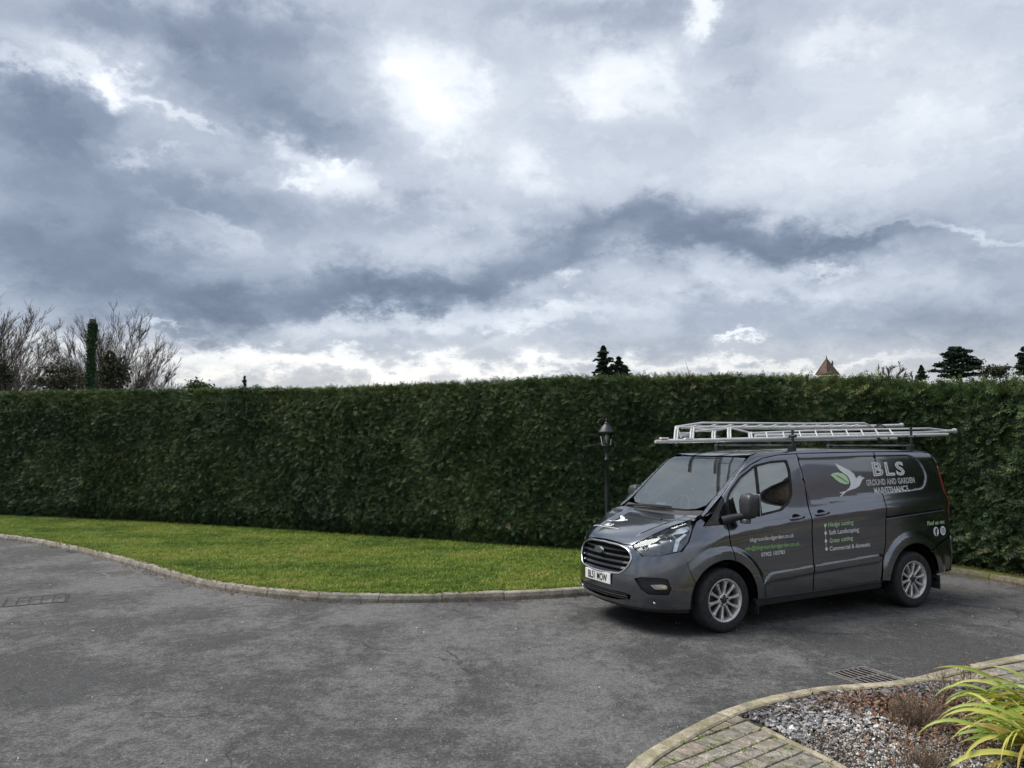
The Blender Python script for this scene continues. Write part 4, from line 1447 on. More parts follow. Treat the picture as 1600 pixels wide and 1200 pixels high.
# A pillar and cant rail
PIL = [(.815, -.80, 1.175), (1.098, -.81, 1.440), (1.33, -.785, 1.644), (1.54, -.787, 1.771), (1.73, -.775, 1.842), (1.985, -.763, 1.880), (2.25, -.765, 1.893), (3.58, -.767, 1.913), (4.45, -.76, 1.905), (4.60, -.74, 1.88),
       (4.64, -.62, 1.925), (4.4, -.64, 1.93), (2.2, -.66, 1.93), (1.80, -.665, 1.90), (1.62, -.69, 1.852), (1.52, -.712, 1.80), (1.30, -.72, 1.62), (1.06, -.725, 1.41), (.93, -.735, 1.285), (.84, -.75, 1.21)]
panel('roof_rail', RAIL, PIL, M['paint'], step=.035)
ROOF = mirror_y([(1.625, 0, 1.88), (1.63, -.40, 1.88), (1.66, -.66, 1.87), (1.85, -.648, 1.90), (2.2, -.648, 1.93), (4.4, -.628, 1.93), (4.62, -.60, 1.91), (4.64, -.3, 1.92), (4.65, 0, 1.92)])
panel('roof', TOPF, ROOF, M['paint'], both=False, step=.06)
# windscreen with its black border, cowl, bonnet
WSH = [(.915, 0, 1.26), (.917, -.40, 1.262), (.935, -.60, 1.275), (.985, -.70, 1.32), (1.06, -.716, 1.40), (1.30, -.711, 1.62), (1.52, -.703, 1.80), (1.598, -.66, 1.845), (1.612, -.40, 1.853), (1.612, 0, 1.85)]
WS = mirror_y(WSH)
ws = panel('windscreen', BONF, WS, M['screen'], both=False, step=.05, off=-.004, depth=.004)
WSI = mirror_y([(.950, 0, 1.29), (.952, -.40, 1.29), (.968, -.57, 1.31), (1.01, -.655, 1.345), (1.08, -.672, 1.415), (1.30, -.672, 1.62), (1.50, -.665, 1.785), (1.565, -.60, 1.83), (1.575, -.35, 1.83), (1.575, 0, 1.83)])
panel('windscreen_border', BONF, WS, M['gloss'], parent=ws, both=False, holes=[WSI], off=-.010, depth=.002, step=.05)
COWL = mirror_y([(.845, 0, 1.215), (.845, -.45, 1.215), (.842, -.66, 1.21), (.855, -.735, 1.215), (.925, -.728, 1.27), (.925, -.62, 1.265), (.908, -.40, 1.255), (.906, 0, 1.254)])
panel('scuttle', BONF, COWL, M['plastic'], both=False, off=-.012, step=.04)
BON = mirror_y([(.128, 0, .925), (.126, -.20, .921), (.130, -.34, .914), (.150, -.455, .920), (.255, -.548, .985), (.485, -.635, 1.092), (.70, -.745, 1.165), (.780, -.775, 1.198), (.838, -.742, 1.212), (.838, -.45, 1.214), (.836, 0, 1.213)])
bon = panel('bonnet', BONF, BON, M['paint'], both=False, step=.03,
            feats=[[(x, -(.40+.22*x), 1.0+.3*x) for x in np.arange(.2, .85, .05)], [(x, -(.31+.22*x), 1.0+.3*x) for x in np.arange(.2, .85, .05)],
                   [(x, (.40+.22*x), 1.0+.3*x) for x in np.arange(.2, .85, .05)], [(x, (.31+.22*x), 1.0+.3*x) for x in np.arange(.2, .85, .05)]])
# bumper and its openings
GR_H = [(.10, 0, .905), (.11, -.28, .896), (.125, -.435, .868), (.13, -.512, .795), (.10, -.475, .685), (.06, -.375, .606), (.02, -.10, .592), (.02, 0, .592)]
GRILLE = mirror_y(GR_H)
LOWG = mirror_y([(.03, 0, .415), (.03, -.25, .412), (.06, -.47, .415), (.09, -.525, .395), (.09, -.50, .345), (.05, -.30, .315), (.04, 0, .308)])
FOG = [(.110, -.560, .578), (.150, -.630, .600), (.300, -.772, .602), (.360, -.812, .588), (.395, -.832, .490), (.365, -.815, .425), (.205, -.695, .425), (.150, -.640, .465)]
FOGM = [(x, -y, z) for x, y, z in FOG]
HLB = [(.150, -.465, .908), (.182, -.611, .812), (.305, -.745, .824), (.506, -.853, .873)]
def on_side(pts):
    O, D, tm = SIDE.rays(side2(np.array(pts))); P, _ = cast(O, D, tm)
    return [tuple(p) for p in P]


BUM_H = [(.108, 0, .918), (.116, -.34, .905)] + HLB + on_side([(.525, .862), (.56, .74), (.605, .60)] + arc(WH_F, AF, 152, 182, 5)) + [(.59, -.90, .27), (.35, -.82, .262), (.16, -.59, .262), (.07, -.30, .262), (.06, 0, .262)]
bum = panel('front_bumper', NOSE, mirror_y(BUM_H), M['paint'], both=False, holes=[GRILLE, LOWG, FOG, FOGM], step=.026, depth=.03,
            feats=[[(0, y, .50) for y in np.arange(-.85, .86, .1)], [(0, y, .60) for y in np.arange(-.85, .86, .1)]])
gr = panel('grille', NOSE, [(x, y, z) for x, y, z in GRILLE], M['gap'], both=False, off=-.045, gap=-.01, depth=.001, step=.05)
def nose_pt(y, z, off=0., x=.1):
    q = NOSE.flat(np.array([[x + .25*y*y + .65*y**6, y, z]]))
    # iterate so that the hit has the wanted y
    for _ in range(4):
        O, D, tm = NOSE.rays(q); P, fd = cast(O, D, tm)
        q[0, 0] += (P[0, 0]*0 + (y-P[0, 1]))*1.0*.95/(1.0)
        q[0, 1] = z
    N = grad(P)
    return Vector(P[0]+N[0]*off)
ring_pts = fillet([tuple(q) for q in NOSE.flat(GRILLE)], .045, 4)
ring_pts = dens(ring_pts, .03)
O, D, tm = NOSE.rays(np.array(ring_pts)); P, fd = cast(O, D, tm); Nn = grad(P)
ring3 = [Vector(p+n_*.002) for p, n_ in zip(P, Nn)]
mb = MB(); mb.tube(ring3 + [ring3[0]], .0125, 8, cap=False)
mb.build('grille_surround', M['chrome'], gr)
for zk in (.862, .802, .742, .682, .628):
    hw = float(np.interp(zk, [.59, .606, .685, .795, .868, .905], [.10, .36, .46, .50, .43, .25]))
    mb = MB(); a_ = [nose_pt(y, zk, -.020) for y in np.linspace(-hw, hw, 13)]; b_ = [nose_pt(y, zk, -.020)*0+nose_pt(y, zk-.022, -.004) for y in np.linspace(-hw, hw, 13)]
    c_ = [p + Vector((.012, 0, -.006)) for p in b_]
    mb.add(a_+b_+c_, [q for i in range(12) for q in ((i, i+1, 14+i, 13+i), (13+i, 14+i, 27+i, 26+i))])
    mb.build('slat', M['gloss'], gr)
# oval badge
bp = nose_pt(.03, .815, .012)
bd = MB()
Mb = Matrix.Rotation(R(-90), 4, 'Y') @ Matrix.Scale(1.0, 4)
oval = [(math.cos(6.2832*k/28), math.sin(6.2832*k/28)) for k in range(28)]
for (ra, rb, xo, mi) in ((.088, .038, 0, 0), (.080, .031, -.006, 1)):
    v = [bp+Vector((xo, c*ra, s_*rb)) for c, s_ in oval] + [bp+Vector((xo+.012, c*ra*1.03, s_*rb*1.05)) for c, s_ in oval]
    bd.add(v, [tuple(reversed(range(28)))] + [(i, (i+1) % 28, 28+(i+1) % 28, 28+i) for i in range(28)], mi)
M['badge'] = mat('badge_enamel', (.16, .18, .22), .25, .5, grain=(60, .8, 1.2))
badge = bd.build('badge', [M['chrome'], M['badge']], van)


def text_mesh(s, size, bold=0., align='LEFT', shear=0., space=1., width=1.):
    c = bpy.data.curves.new('lettering', 'FONT')
    c.body = s; c.size = size; c.offset = bold; c.align_x = align; c.shear = shear; c.space_character = space
    c.resolution_u = 3
    o = bpy.data.objects.new('lettering', c)
    COL.objects.link(o)
    dg = bpy.context.evaluated_depsgraph_get()
    me = o.evaluated_get(dg).to_mesh()
    v = [(p.co.x*width, p.co.y) for p in me.vertices]; f = [tuple(q.vertices) for q in me.polygons]
    o.evaluated_get(dg).to_mesh_clear()
    bpy.data.objects.remove(o); bpy.data.curves.remove(c)
    return np.array(v), f


def stick(name, m, parent, fr, P2, f, off=.003, mirror=False):
    """lay flat shapes on the body"""
    O, D, tm = fr.rays(np.asarray(P2, float)); P, fd = cast(O, D, tm); N = grad(P); P = P+N*off
    t = f[0]; nn_ = np.cross(P[t[1]]-P[t[0]], P[t[2]]-P[t[0]])
    f = [tuple(q) if np.dot(nn_, N[t[0]]) > 0 else tuple(reversed(q)) for q in f]
    if name == 'lettering':
        isl = islands(len(P), f)
        if len(isl) > 1:                           # every letter an object
            for vi, fi in isl:
                ix = {v_: k for k, v_ in enumerate(vi)}
                o = link('letter', mesh_from('letter', P[vi], [tuple(ix[j] for j in q) for q in fi], N[vi], m), parent)
            return o
    return link(name, mesh_from(name, P, f, N, m), parent)


def islands(n, f):
    p = list(range(n))
    def find(i):
        while p[i] != i: p[i] = p[p[i]]; i = p[i]
        return i
    for q in f:
        for j in q[1:]: p[find(q[0])] = find(j)
    g = {}
    for q in f: g.setdefault(find(q[0]), []).append(q)
    return [(sorted({j for q in fs for j in q}), fs) for fs in g.values()]


def letters(v3, f, m, parent):
    v3 = [tuple(q) for q in v3]
    for vi, fi in islands(len(v3), f):
        ix = {v_: k for k, v_ in enumerate(vi)}
        b = MB(); b.add([v3[i] for i in vi], [tuple(ix[j] for j in q) for q in fi]); b.build('letter', m, parent)


def side_text(name, s, x0, z0, x1, z1, m, parent, size=None, off=.003, **kw):
    v, f = text_mesh(s, 1.0, **kw)
    w = v[:, 0].max() - v[:, 0].min(); L_ = x1-x0
    k = L_/w
    h = (size or k)
    q = np.stack([x0 + (v[:, 0]-v[:, 0].min())*k, z0 + v[:, 1]*h + (v[:, 0]-v[:, 0].min())*k*(z1-z0)/L_], 1)
    return stick(name, m, parent, SIDE, side2(q), f, off)


v, f = text_mesh('Ford', .046, shear=.35, align='CENTER', bold=.001)
letters([bp+Vector((-.0095, -a_, b_-.013)) for a_, b_ in v], f, M['chrome'], badge)
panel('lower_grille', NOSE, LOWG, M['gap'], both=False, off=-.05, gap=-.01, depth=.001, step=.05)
for zk in (.393, .367, .341):
    mb = MB(); mb.tube([nose_pt(y, zk, -.012) for y in np.linspace(-.47, .47, 13)], .008, 6)
    mb.build('lower_grille_bar', M['plastic'], van)
for sg in (-1, 1):
    pts = FOG if sg < 0 else FOGM
    fr_ = panel('fog_lamp_recess', NOSE, pts, M['plastic'], both=False, off=-.035, gap=-.008, depth=.001, step=.05)
    lamp = [(.215, -.70, .523), (.31, -.786, .533), (.352, -.812, .520), (.350, -.812, .482), (.248, -.74, .478)]
    if sg > 0: lamp = [(x, -y, z) for x, y, z in lamp]
    panel('fog_lamp', NOSE, lamp, M['silver'], parent=fr_, both=False, off=-.012, gap=0, depth=.02, rad=.012, step=.03)
    bar = [(.130, -.60, .462), (.205, -.690, .440), (.362, -.808, .438), (.38, -.82, .452), (.21, -.69, .458), (.145, -.62, .478)]
    if sg > 0: bar = [(x, -y, z) for x, y, z in bar]
    panel('fog_lamp_sill', NOSE, bar, M['gloss'], parent=fr_, both=False, off=-.010, gap=0, depth=.02, step=.03)
# lower lip
LIP = mirror_y([(.06, 0, .262), (.07, -.30, .262), (.16, -.59, .262), (.35, -.82, .262), (.58, -.90, .268), (.58, -.88, .225), (.36, -.80, .222), (.17, -.58, .220), (.08, 0, .220)])
panel('bumper_lip', NOSE, LIP, M['plastic'], both=False, off=-.012, gap=.001, step=.04)
# number plate
pc = Vector((.004, .0, .532))
mb = MB(); mb.bbox(pc, (.006, .262, .057), .003)
pl = mb.build('number_plate', M['plate'], van)
v, f = text_mesh('BL51 MOW', .112, bold=.0035, align='CENTER', width=.70, space=1.02)
letters([pc+Vector((-.0075, -a_, b_-.039)) for a_, b_ in v], f, M['black'], pl)

# headlights
HL = [(.158, -.470, .910), (.180, -.611, .817), (.305, -.745, .829), (.506, -.853, .878), (.583, -.870, .957), (.682, -.822, 1.098), (.715, -.770, 1.160), (.482, -.633, 1.085), (.256, -.556, .980)]
for sg in (-1, 1):
    pts = HL if sg < 0 else [(x, -y, z) for x, y, z in HL]
    fr_ = CORN if sg < 0 else Frame((.62, -.70, -.30))
    hl = panel('headlight', fr_, pts, M['clear'], both=False, off=-.002, depth=.012, step=.03, rad=.012)
    bk = panel('reflector_housing', fr_, pts, M['housing'], parent=hl, both=False, off=-.060, gap=-.004, depth=.002, step=.04)
    dr = [(.36, -.615, 1.018), (.482, -.660, 1.066), (.66, -.775, 1.118), (.672, -.80, 1.09), (.60, -.79, 1.058), (.46, -.70, 1.03)]
    if sg > 0: dr = [(x, -y, z) for x, y, z in dr]
    panel('daylight_strip', fr_, dr, M['silver'], parent=hl, both=False, off=-.018, gap=0, depth=.03, step=.03)
    sl = [(.445, -.80, .862), (.505, -.775, .985), (.60, -.80, 1.05), (.615, -.82, 1.045), (.535, -.81, .98), (.475, -.825, .868)]
    if sg > 0: sl = [(x, -y, z) for x, y, z in sl]
    panel('bezel_strip', fr_, sl, M['silver'], parent=hl, both=False, off=-.014, gap=0, depth=.03, step=.03)
    for (c3, rad_) in (((.335, -.645, .918), .054), ((.470, -.725, .965), .060), ((.245, -.575, .895), .030)):
        c3 = Vector((c3[0], c3[1]*(-sg)*-1 if False else (c3[1] if sg < 0 else -c3[1]), c3[2]))
        d_ = Vector((-.80, -.50 if sg < 0 else .50, .12)).normalized()
        Mx = Matrix.Translation(c3 + d_*.0) @ d_.to_track_quat('Z', 'Y').to_matrix().to_4x4()
        mb = MB(); mb.lathe([(rad_*.02, -.055), (rad_*.45, -.048), (rad_*.8, -.028), (rad_, .0), (rad_*1.06, .004), (rad_*1.07, -.03)], 20, Mx)
        mb.lathe([(rad_*.32, -.05), (rad_*.36, -.02), (rad_*.25, -.004), (.0005, .0)], 14, Mx)
        mb.build('lamp_bowl', M['silver'], hl)

# door glass, seals, division bar
for sg in (-1, 1):
    def sp_(P): return P if sg < 0 else [(x, -y, z) for x, y, z in P]
    fr_ = SIDE if sg < 0 else Frame((0, -1, 0))
    dw = panel('door_window', fr_, sp_(S3(DOORWIN)), M['glass'], both=False, off=-.012, depth=.003, gap=.002, rad=.03, step=.05)
    panel('window_seal', fr_, sp_(S3(shrink(DOORWIN, -.014))), M['rubber'], parent=dw, both=False, holes=[(sp_(S3(shrink(DOORWIN, .014))), .03)], rad=.03, off=-.003, gap=0, depth=.014, step=.05)
    bar = [(1.600, 1.752), (1.636, 1.762), (1.598, 1.215), (1.558, 1.212)]
    panel('division_bar', fr_, sp_(S3(bar)), M['rubber'], parent=dw, both=False, off=-.005, gap=0, depth=.012, step=.05)
    # door mirror
    cx_, cz_ = 1.255, 1.335
    mb = MB()
    rows = []
    NZ, NA = 14, 20
    for i in range(NZ+1):
        t = -1+2*i/NZ
        hz = (1-abs(t)**3.2)**.42
        for k in range(NA):
            a = 2*math.pi*k/NA
            ca, sa = math.cos(a), math.sin(a)
            px_ = math.copysign(abs(ca)**.62, ca)*.080*hz*(1 if ca > 0 else 1.0)
            py_ = math.copysign(abs(sa)**.62, sa)*.105*hz*(.93+.07*t)
            rows.append((cx_ + px_ + .02*t*0 + .012*(1-abs(sa)), sg*(1.062+py_*1) , cz_ + t*.142))
    Fm = []
    for i in range(NZ):
        for k in range(NA):
            a, b = i*NA+k, i*NA+(k+1) % NA
            Fm.append((a, b, b+NA, a+NA))
    mb.add(rows, Fm, smooth=True)
    dm = mb.build('door_mirror', M['mirror_cap'], van)
    mb = MB(); mb.bbox((cx_+.082, sg*1.062, cz_+.01), (.004, .088, .118), .003)
    mb.build('mirror_glass', M['chrome'], dm)
    mb = MB()
    mb.tube([(1.03, sg*.90, 1.175), (1.10, sg*.945, 1.20), (1.20, sg*1.0, 1.225), (1.25, sg*1.05, 1.24)], [.05, .045, .036, .034], 10)
    mb.build('mirror_arm', M['plastic'], dm)
    mb = MB(); mb.bbox((1.235, sg*1.03, 1.175), (.045, .05, .025), .012)
    mb.build('turn_lamp', M['dash'], dm)
    # handles
    for (x_, z_) in ((2.075, 1.172), (2.465, 1.207)):
        P0 = SIDE.rays(side2(np.array([[x_, z_]])))
        Pp, _ = cast(P0[0], P0[1], P0[2]); yb_ = sg*abs(Pp[0][1])
        par = (fd_, sd_)[x_ > 2.2] if sg < 0 else (fd2_, sd2_)[x_ > 2.2]
        dir_ = -1 if x_ < 2.2 else -1
        mb = MB()
        mb.tube([(x_-.095, yb_, z_-.012), (x_-.075, yb_+sg*.026, z_-.010), (x_+.02, yb_+sg*.036, z_-.002), (x_+.085, yb_+sg*.024, z_+.004), (x_+.105, yb_, z_+.006)], [.012, .017, .019, .016, .010], 8)
        hd = mb.build('handle', M['paint'], par)
        cup = [(x_-.065, z_-.018), (x_-.06, z_+.030), (x_-.01, z_+.042), (x_+.05, z_+.028), (x_+.06, z_-.012)]
        panel('handle_cup_shade', fr_, sp_(S3(cup)), M['gap'], parent=hd, both=False, off=.0025, depth=.003, gap=0, rad=.02, step=.03)  # flat near-black patch painting the shade of the hollow behind the handle
    # sill, rail slot, rear bumper corner, tail lamp, arch lips
    SILL = [(1.43, .312), (3.40, .358), (3.42, .30), (3.40, .275), (1.46, .235), (1.42, .27)]
    panel('sill', fr_, sp_(S3(SILL)), M['plastic'], both=False, off=-.012, gap=0, depth=.05, step=.06)
    mb = MB(); mb.tube([(1.42, sg*.937, .312), (2.3, sg*.937, .331), (3.41, sg*.937, .359)], .007, 6)
    mb.build('sill_trim', M['chrome'] if False else M['mirror_cap'], van)
    RS = [(3.52, 1.128), (4.555, 1.186), (4.555, 1.164), (3.52, 1.100)]
    panel('door_rail', fr_, sp_(S3(RS)), M['gap'], both=False, off=.002, gap=0, depth=.004, step=.05)  # flat near-black strip laid on the panel for the slot
    mb = MB()
    rp = np.array([[x, z] for x, z in zip(np.linspace(3.52, 4.56, 9), np.linspace(1.096, 1.161, 9))])
    O, D, tm = SIDE.rays(side2(rp)); Pp, _ = cast(O, D, tm)
    mb.tube([(p[0], sg*(abs(p[1])+.004), p[2]) for p in Pp], .006, 6); mb.build('rail_lip', M['paint'], van)
    RB = [(4.258, .668), (4.685, .832), (4.69, .42), (4.40, .38)] + arc(WH_R, AR, 8, 44, 5)
    panel('rear_bumper_corner', fr_, sp_(S3(RB)), M['paint'], both=False, off=.004, gap=.003, step=.035)
    frt = TAIL
    T_ = [(4.66, -.86, 1.71), (4.715, -.78, 1.73), (4.76, -.79, 1.40), (4.775, -.83, 1.03), (4.72, -.90, 1.03), (4.675, -.92, 1.38)]
    tl = panel('tail_lamp', frt, sp_(T_), M['redlens'], both=False, off=.006, gap=0, depth=.03, rad=.02, step=.04)
    # wheel housing, arch
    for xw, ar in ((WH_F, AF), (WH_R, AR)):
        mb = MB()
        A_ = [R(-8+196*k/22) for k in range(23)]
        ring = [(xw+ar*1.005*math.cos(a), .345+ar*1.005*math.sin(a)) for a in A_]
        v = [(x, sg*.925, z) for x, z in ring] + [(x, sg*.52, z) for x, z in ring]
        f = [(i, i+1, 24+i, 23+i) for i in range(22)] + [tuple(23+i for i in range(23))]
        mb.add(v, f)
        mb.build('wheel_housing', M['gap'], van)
    # mud flaps
    mb = MB(); mb.bbox((1.462, sg*.85, .235), (.008, .10, .085), .004); mb.build('mud_flap', M['rubber'], van)
    mb = MB(); mb.bbox((4.435, sg*.86, .275), (.010, .10, .085), .004); mb.build('mud_flap', M['rubber'], van)

# rear: upper corner, doors, bumper
REARC = [(4.64, -.64, 1.90), (4.605, -.745, 1.873), (4.65, -.83, 1.72), (4.685, -.89, 1.40), (4.695, -.915, 1.0), (4.685, -.915, .845), (4.74, -.86, .845), (4.775, -.72, .85), (4.775, -.70, 1.4), (4.735, -.66, 1.74)]
panel('rear_pillar', TAIL, REARC, M['paint'], step=.04)
RD = [(4.745, -.03, .50), (4.78, -.68, .50), (4.775, -.68, 1.4), (4.735, -.64, 1.75), (4.70, -.60, 1.88), (4.70, -.004, 1.89), (4.79, -.004, .5)]
panel('rear_door', TAIL, RD, M['paint'], step=.06)
RBU = mirror_y([(4.80, 0, .50), (4.78, -.70, .50), (4.78, -.70, .84), (4.72, -.88, .84), (4.69, -.915, .835), (4.695, -.915, .42), (4.75, -.80, .36), (4.80, 0, .34)])
panel('rear_bumper', TAIL, RBU, M['paint'], both=False, off=.012, step=.05)

# wheels
def tyre_mb():
    mb = MB()
    pr = [(.222, -.098), (.240, -.107), (.285, -.112), (.315, -.106), (.330, -.092), (.337, -.070), (.3375, -.03), (.3375, .03), (.337, .07), (.330, .092), (.315, .106), (.285, .112), (.240, .107), (.222, .098)]
    mb.lathe(pr, 48)
    return mb
def rim_mb():
    mb = MB()
    # outer side towards +z
    mb.lathe([(.225, -.09), (.200, -.085), (.196, .05), (.204, .086), (.214, .098), (.226, .103), (.232, .098), (.230, .09)], 48)
    mb.lathe([(.070, .060), (.072, .074), (.064, .082), (.040, .084), (.036, .080)], 30)
    for k in range(10):
        a = 2*math.pi*k/10 + .16
        e = Vector((math.cos(a), math.sin(a), 0)); s_ = Vector((-e.y, e.x, 0)); z = Vector((0, 0, 1))
        v = []
        for (r, w, zt, zb) in ((.055, .0165, .080, .045), (.105, .0125, .082, .050), (.160, .0145, .088, .052), (.203, .024, .094, .060)):
            v += [e*r - s_*w*1.15 + z*zb, e*r - s_*w + z*(zt-.008), e*r - s_*w*.55 + z*zt, e*r + s_*w*.55 + z*zt, e*r + s_*w + z*(zt-.008), e*r + s_*w*1.15 + z*zb]
        f = []
        for i in range(3):
            for q in range(5): f.append((i*6+q, (i+1)*6+q, (i+1)*6+q+1, i*6+q+1))
        mb.add(v, f)
    return mb
TY, RM = None, None
for xw in (WH_F, WH_R):
    for sg in (-1, 1):
        w = link('wheel', None, van, (xw, sg*.842, .3375))
        w.rotation_euler = (R(90) if sg < 0 else R(-90), 0, R(0))
        if TY is None:
            TY = tyre_mb().build('tyre', M['rubber'], w)
            rm = rim_mb(); RM = rm.build('rim', M['alloy'], w)
            b = MB(); b.lathe([(.195, .0), (.150, .012), (.06, .018), (.0005, .018)], 30); DK = b.build('brake_disc', M['brake'], w)
            b = MB(); b.lathe([(.036, .078), (.034, .090), (.026, .094), (.0005, .095)], 20); HC = b.build('hub_cap', M['plastic'], w)
            b = MB(); b.lathe([(.011, .074), (.0108, .0855), (.0005, .086)], 8); NU = []
            for k in range(5):
                a = 2*math.pi*(k+.25)/5
                n_ = b.build('wheel_nut', M['gap'], w) if k == 0 else link('wheel_nut', NU[0].data, w)
                n_.location = (.051*math.cos(a), .051*math.sin(a), 0); NU.append(n_)
            WP = [TY, RM, DK, HC] + NU
        else:
            for p in WP: link(p.name.split('.')[0], p.data, w, p.location.copy())

# under the skin: floor and engine boxes, black fill so the gaps read dark
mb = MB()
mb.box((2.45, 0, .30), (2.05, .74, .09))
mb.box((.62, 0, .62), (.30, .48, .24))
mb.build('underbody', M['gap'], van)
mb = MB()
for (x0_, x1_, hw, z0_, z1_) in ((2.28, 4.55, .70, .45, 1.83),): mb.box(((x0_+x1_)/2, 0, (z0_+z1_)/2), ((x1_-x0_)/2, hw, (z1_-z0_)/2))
mb.build('load_bay_black_fill', M['gap'], van)  # solid black box added so panel gaps show dark
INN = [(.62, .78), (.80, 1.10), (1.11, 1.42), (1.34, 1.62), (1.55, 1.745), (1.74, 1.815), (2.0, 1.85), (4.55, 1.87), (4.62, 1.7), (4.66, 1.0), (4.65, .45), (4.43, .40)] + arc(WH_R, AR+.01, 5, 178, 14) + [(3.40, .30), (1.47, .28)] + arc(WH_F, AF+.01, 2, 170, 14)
panel('black_backing', SIDE, S3(INN), M['gap'], off=-.030, gap=0, depth=.001, step=.08, holes=[S3(shrink(DOORWIN, -.03))])  # black sheet behind the panels, painted darkness for the seams
# cabin
mb = MB()
dv = [(.93, 1.20), (1.02, 1.235), (1.28, 1.215), (1.36, 1.15), (1.38, .85), (1.2, .6), (.93, .6)]
for sgn in (-1, 1): pass
mb.add([(x, -.72, z) for x, z in dv] + [(x, .72, z) for x, z in dv], [(i, (i+1) % 7, 7+(i+1) % 7, 7+i) for i in range(7)])
mb.build('dashboard', M['dash'], van)
for yy in (-.42, .08, .45):
    st_ = None
    for (nm_, z_, x_, hx, hy, hz) in (('seat', .82, 1.85, .24, .21, .07), ('backrest', 1.13, 2.10, .07, .21, .27), ('headrest', 1.49, 2.17, .05, .12, .09)):
        Mx = Matrix.Rotation(R(14 if z_ > .9 else 0), 3, 'Y').to_4x4()
        mb = MB(); mb.bbox((x_, yy, z_), (hx, hy, hz), .04, Mx)
        o_ = mb.build(nm_, M['seat'], st_ or van); st_ = st_ or o_
mb = MB()
Mx = Matrix.Translation((1.47, .42, 1.20)) @ Matrix.Rotation(R(-62), 4, 'Y')
mb.tube([Mx @ Vector((.18*math.cos(6.2832*k/24), .18*math.sin(6.2832*k/24), 0)) for k in range(25)], .014, 8, cap=False)
mb.tube([Mx @ Vector((-.17, 0, 0)), Mx @ Vector((0, 0, -.03)), Mx @ Vector((.17, 0, 0))], .018, 6)
mb.build('steering_wheel', M['dash'], van)
mb = MB(); mb.box((1.0, .19, 1.262), (.055, .085, .012), Matrix.Rotation(R(-30), 3, 'Y').to_4x4())
mb.build('permit_card', M['paper'], van)
# interior mirror
mb = MB(); mb.bbox((1.50, 0, 1.68), (.02, .11, .035), .012); mb.build('interior_mirror', M['plastic'], van)

# wipers
for pts in ([(.885, .62, 1.238), (.900, .35, 1.262), (.905, .05, 1.268), (.925, -.17, 1.270)], [(.885, .70, 1.232), (.892, .40, 1.250), (.895, .08, 1.252), (.905, -.20, 1.256)]):
    mb = MB(); mb.tube([Vector(p)+Vector((-.022, 0, .012)) for p in pts], [.010, .009, .008, .005], 6)
    wp = mb.build('wiper_arm', M['plastic'], van)
    mb = MB(); mb.tube([Vector(p)+Vector((-.012, .0, .004)) for p in pts], [.006, .006, .006, .004], 4)
    mb.build('wiper_blade', M['rubber'], wp)
# aerial, roof bars
mb = MB(); mb.tube([(1.80, -.30, 1.905), (1.98, -.30, 2.018)], [.0035, .002], 6); mb.tube([(1.785, -.30, 1.895), (1.81, -.30, 1.912)], [.018, .010], 8)
mb.build('aerial', M['plastic'], van)
for xb in (2.32, 4.40):
    mb = MB(); mb.tube([(xb, -.68, 1.985), (xb, .68, 1.985)], .013, 8)
    bar = mb.build('roof_bar', M['iron'], van)
    for sg in (-1, 1):
        mb = MB()
        mb.bbox((xb, sg*.655, 1.955), (.045, .035, .045), .010)
        mb.box((xb, sg*.66, 1.915), (.055, .05, .012))
        mb.tube([(xb, sg*.67, 1.98), (xb, sg*.67, 2.17 if xb < 3 else 2.235)], .016, 8)
        mb.tube([(xb, sg*.62, 2.10), (xb, sg*.72, 2.10)], .020, 8)
        mb.build('bar_foot', M['plastic'], bar)
for zz_ in (2.15, 2.19): pass

# lettering and emblems on the near side
def poly_stick(name, pts, m, parent, off=.003):
    q = side2(np.array(pts))
    poly = [tuple(p) for p in q]; vs = dens(poly, .03)
    v, e, f, *_ = geometry.delaunay_2d_cdt([Vector(p) for p in vs], [(i, (i+1) % len(vs)) for i in range(len(vs))], [], 1, 1e-7)
    return stick(name, m, parent, SIDE, np.array([(p.x, p.y) for p in v]), [tuple(t) for t in f], off)


BIRD = [(2.842, 1.778), (2.957, 1.734), (3.066, 1.689), (3.129, 1.645), (3.148, 1.601), (3.168, 1.59), (3.198, 1.617), (3.238, 1.621), (3.257, 1.605), (3.3, 1.593), (3.248, 1.572), (3.234, 1.551), (3.182, 1.498), (3.114, 1.472), (3.034, 1.458), (2.954, 1.439), (2.876, 1.398), (2.841, 1.38), (2.832, 1.385), (2.891, 1.424), (2.838, 1.42), (2.84, 1.429), (2.941, 1.444), (3.01, 1.48), (3.044, 1.522), (3.043, 1.576), (3.017, 1.62), (2.965, 1.653), (2.914, 1.686), (2.874, 1.729)]
LEAF = [(2.736, 1.637), (2.788, 1.657), (2.864, 1.665), (2.949, 1.648), (3.0, 1.614), (3.025, 1.566), (3.015, 1.528), (2.961, 1.522), (2.877, 1.542), (2.812, 1.58), (2.776, 1.613)]
bird = poly_stick('bird_emblem', BIRD, M['white'], sd_)
poly_stick('leaf_emblem', LEAF, M['palegreen'], sd_, .0045)
e_ = (3.233, 1.603)
poly_stick('eye', [(e_[0]+.007*math.cos(k*.785), e_[1]+.007*math.sin(k*.785)) for k in range(8)], M['black'], bird, .006)
vein = [(2.80, 1.640), (2.86, 1.612), (2.93, 1.575), (3.0, 1.535), (3.004, 1.540), (2.935, 1.583), (2.868, 1.621)]
poly_stick('leaf_vein', vein, M['black'], sd_, .0065)
LP = qp_
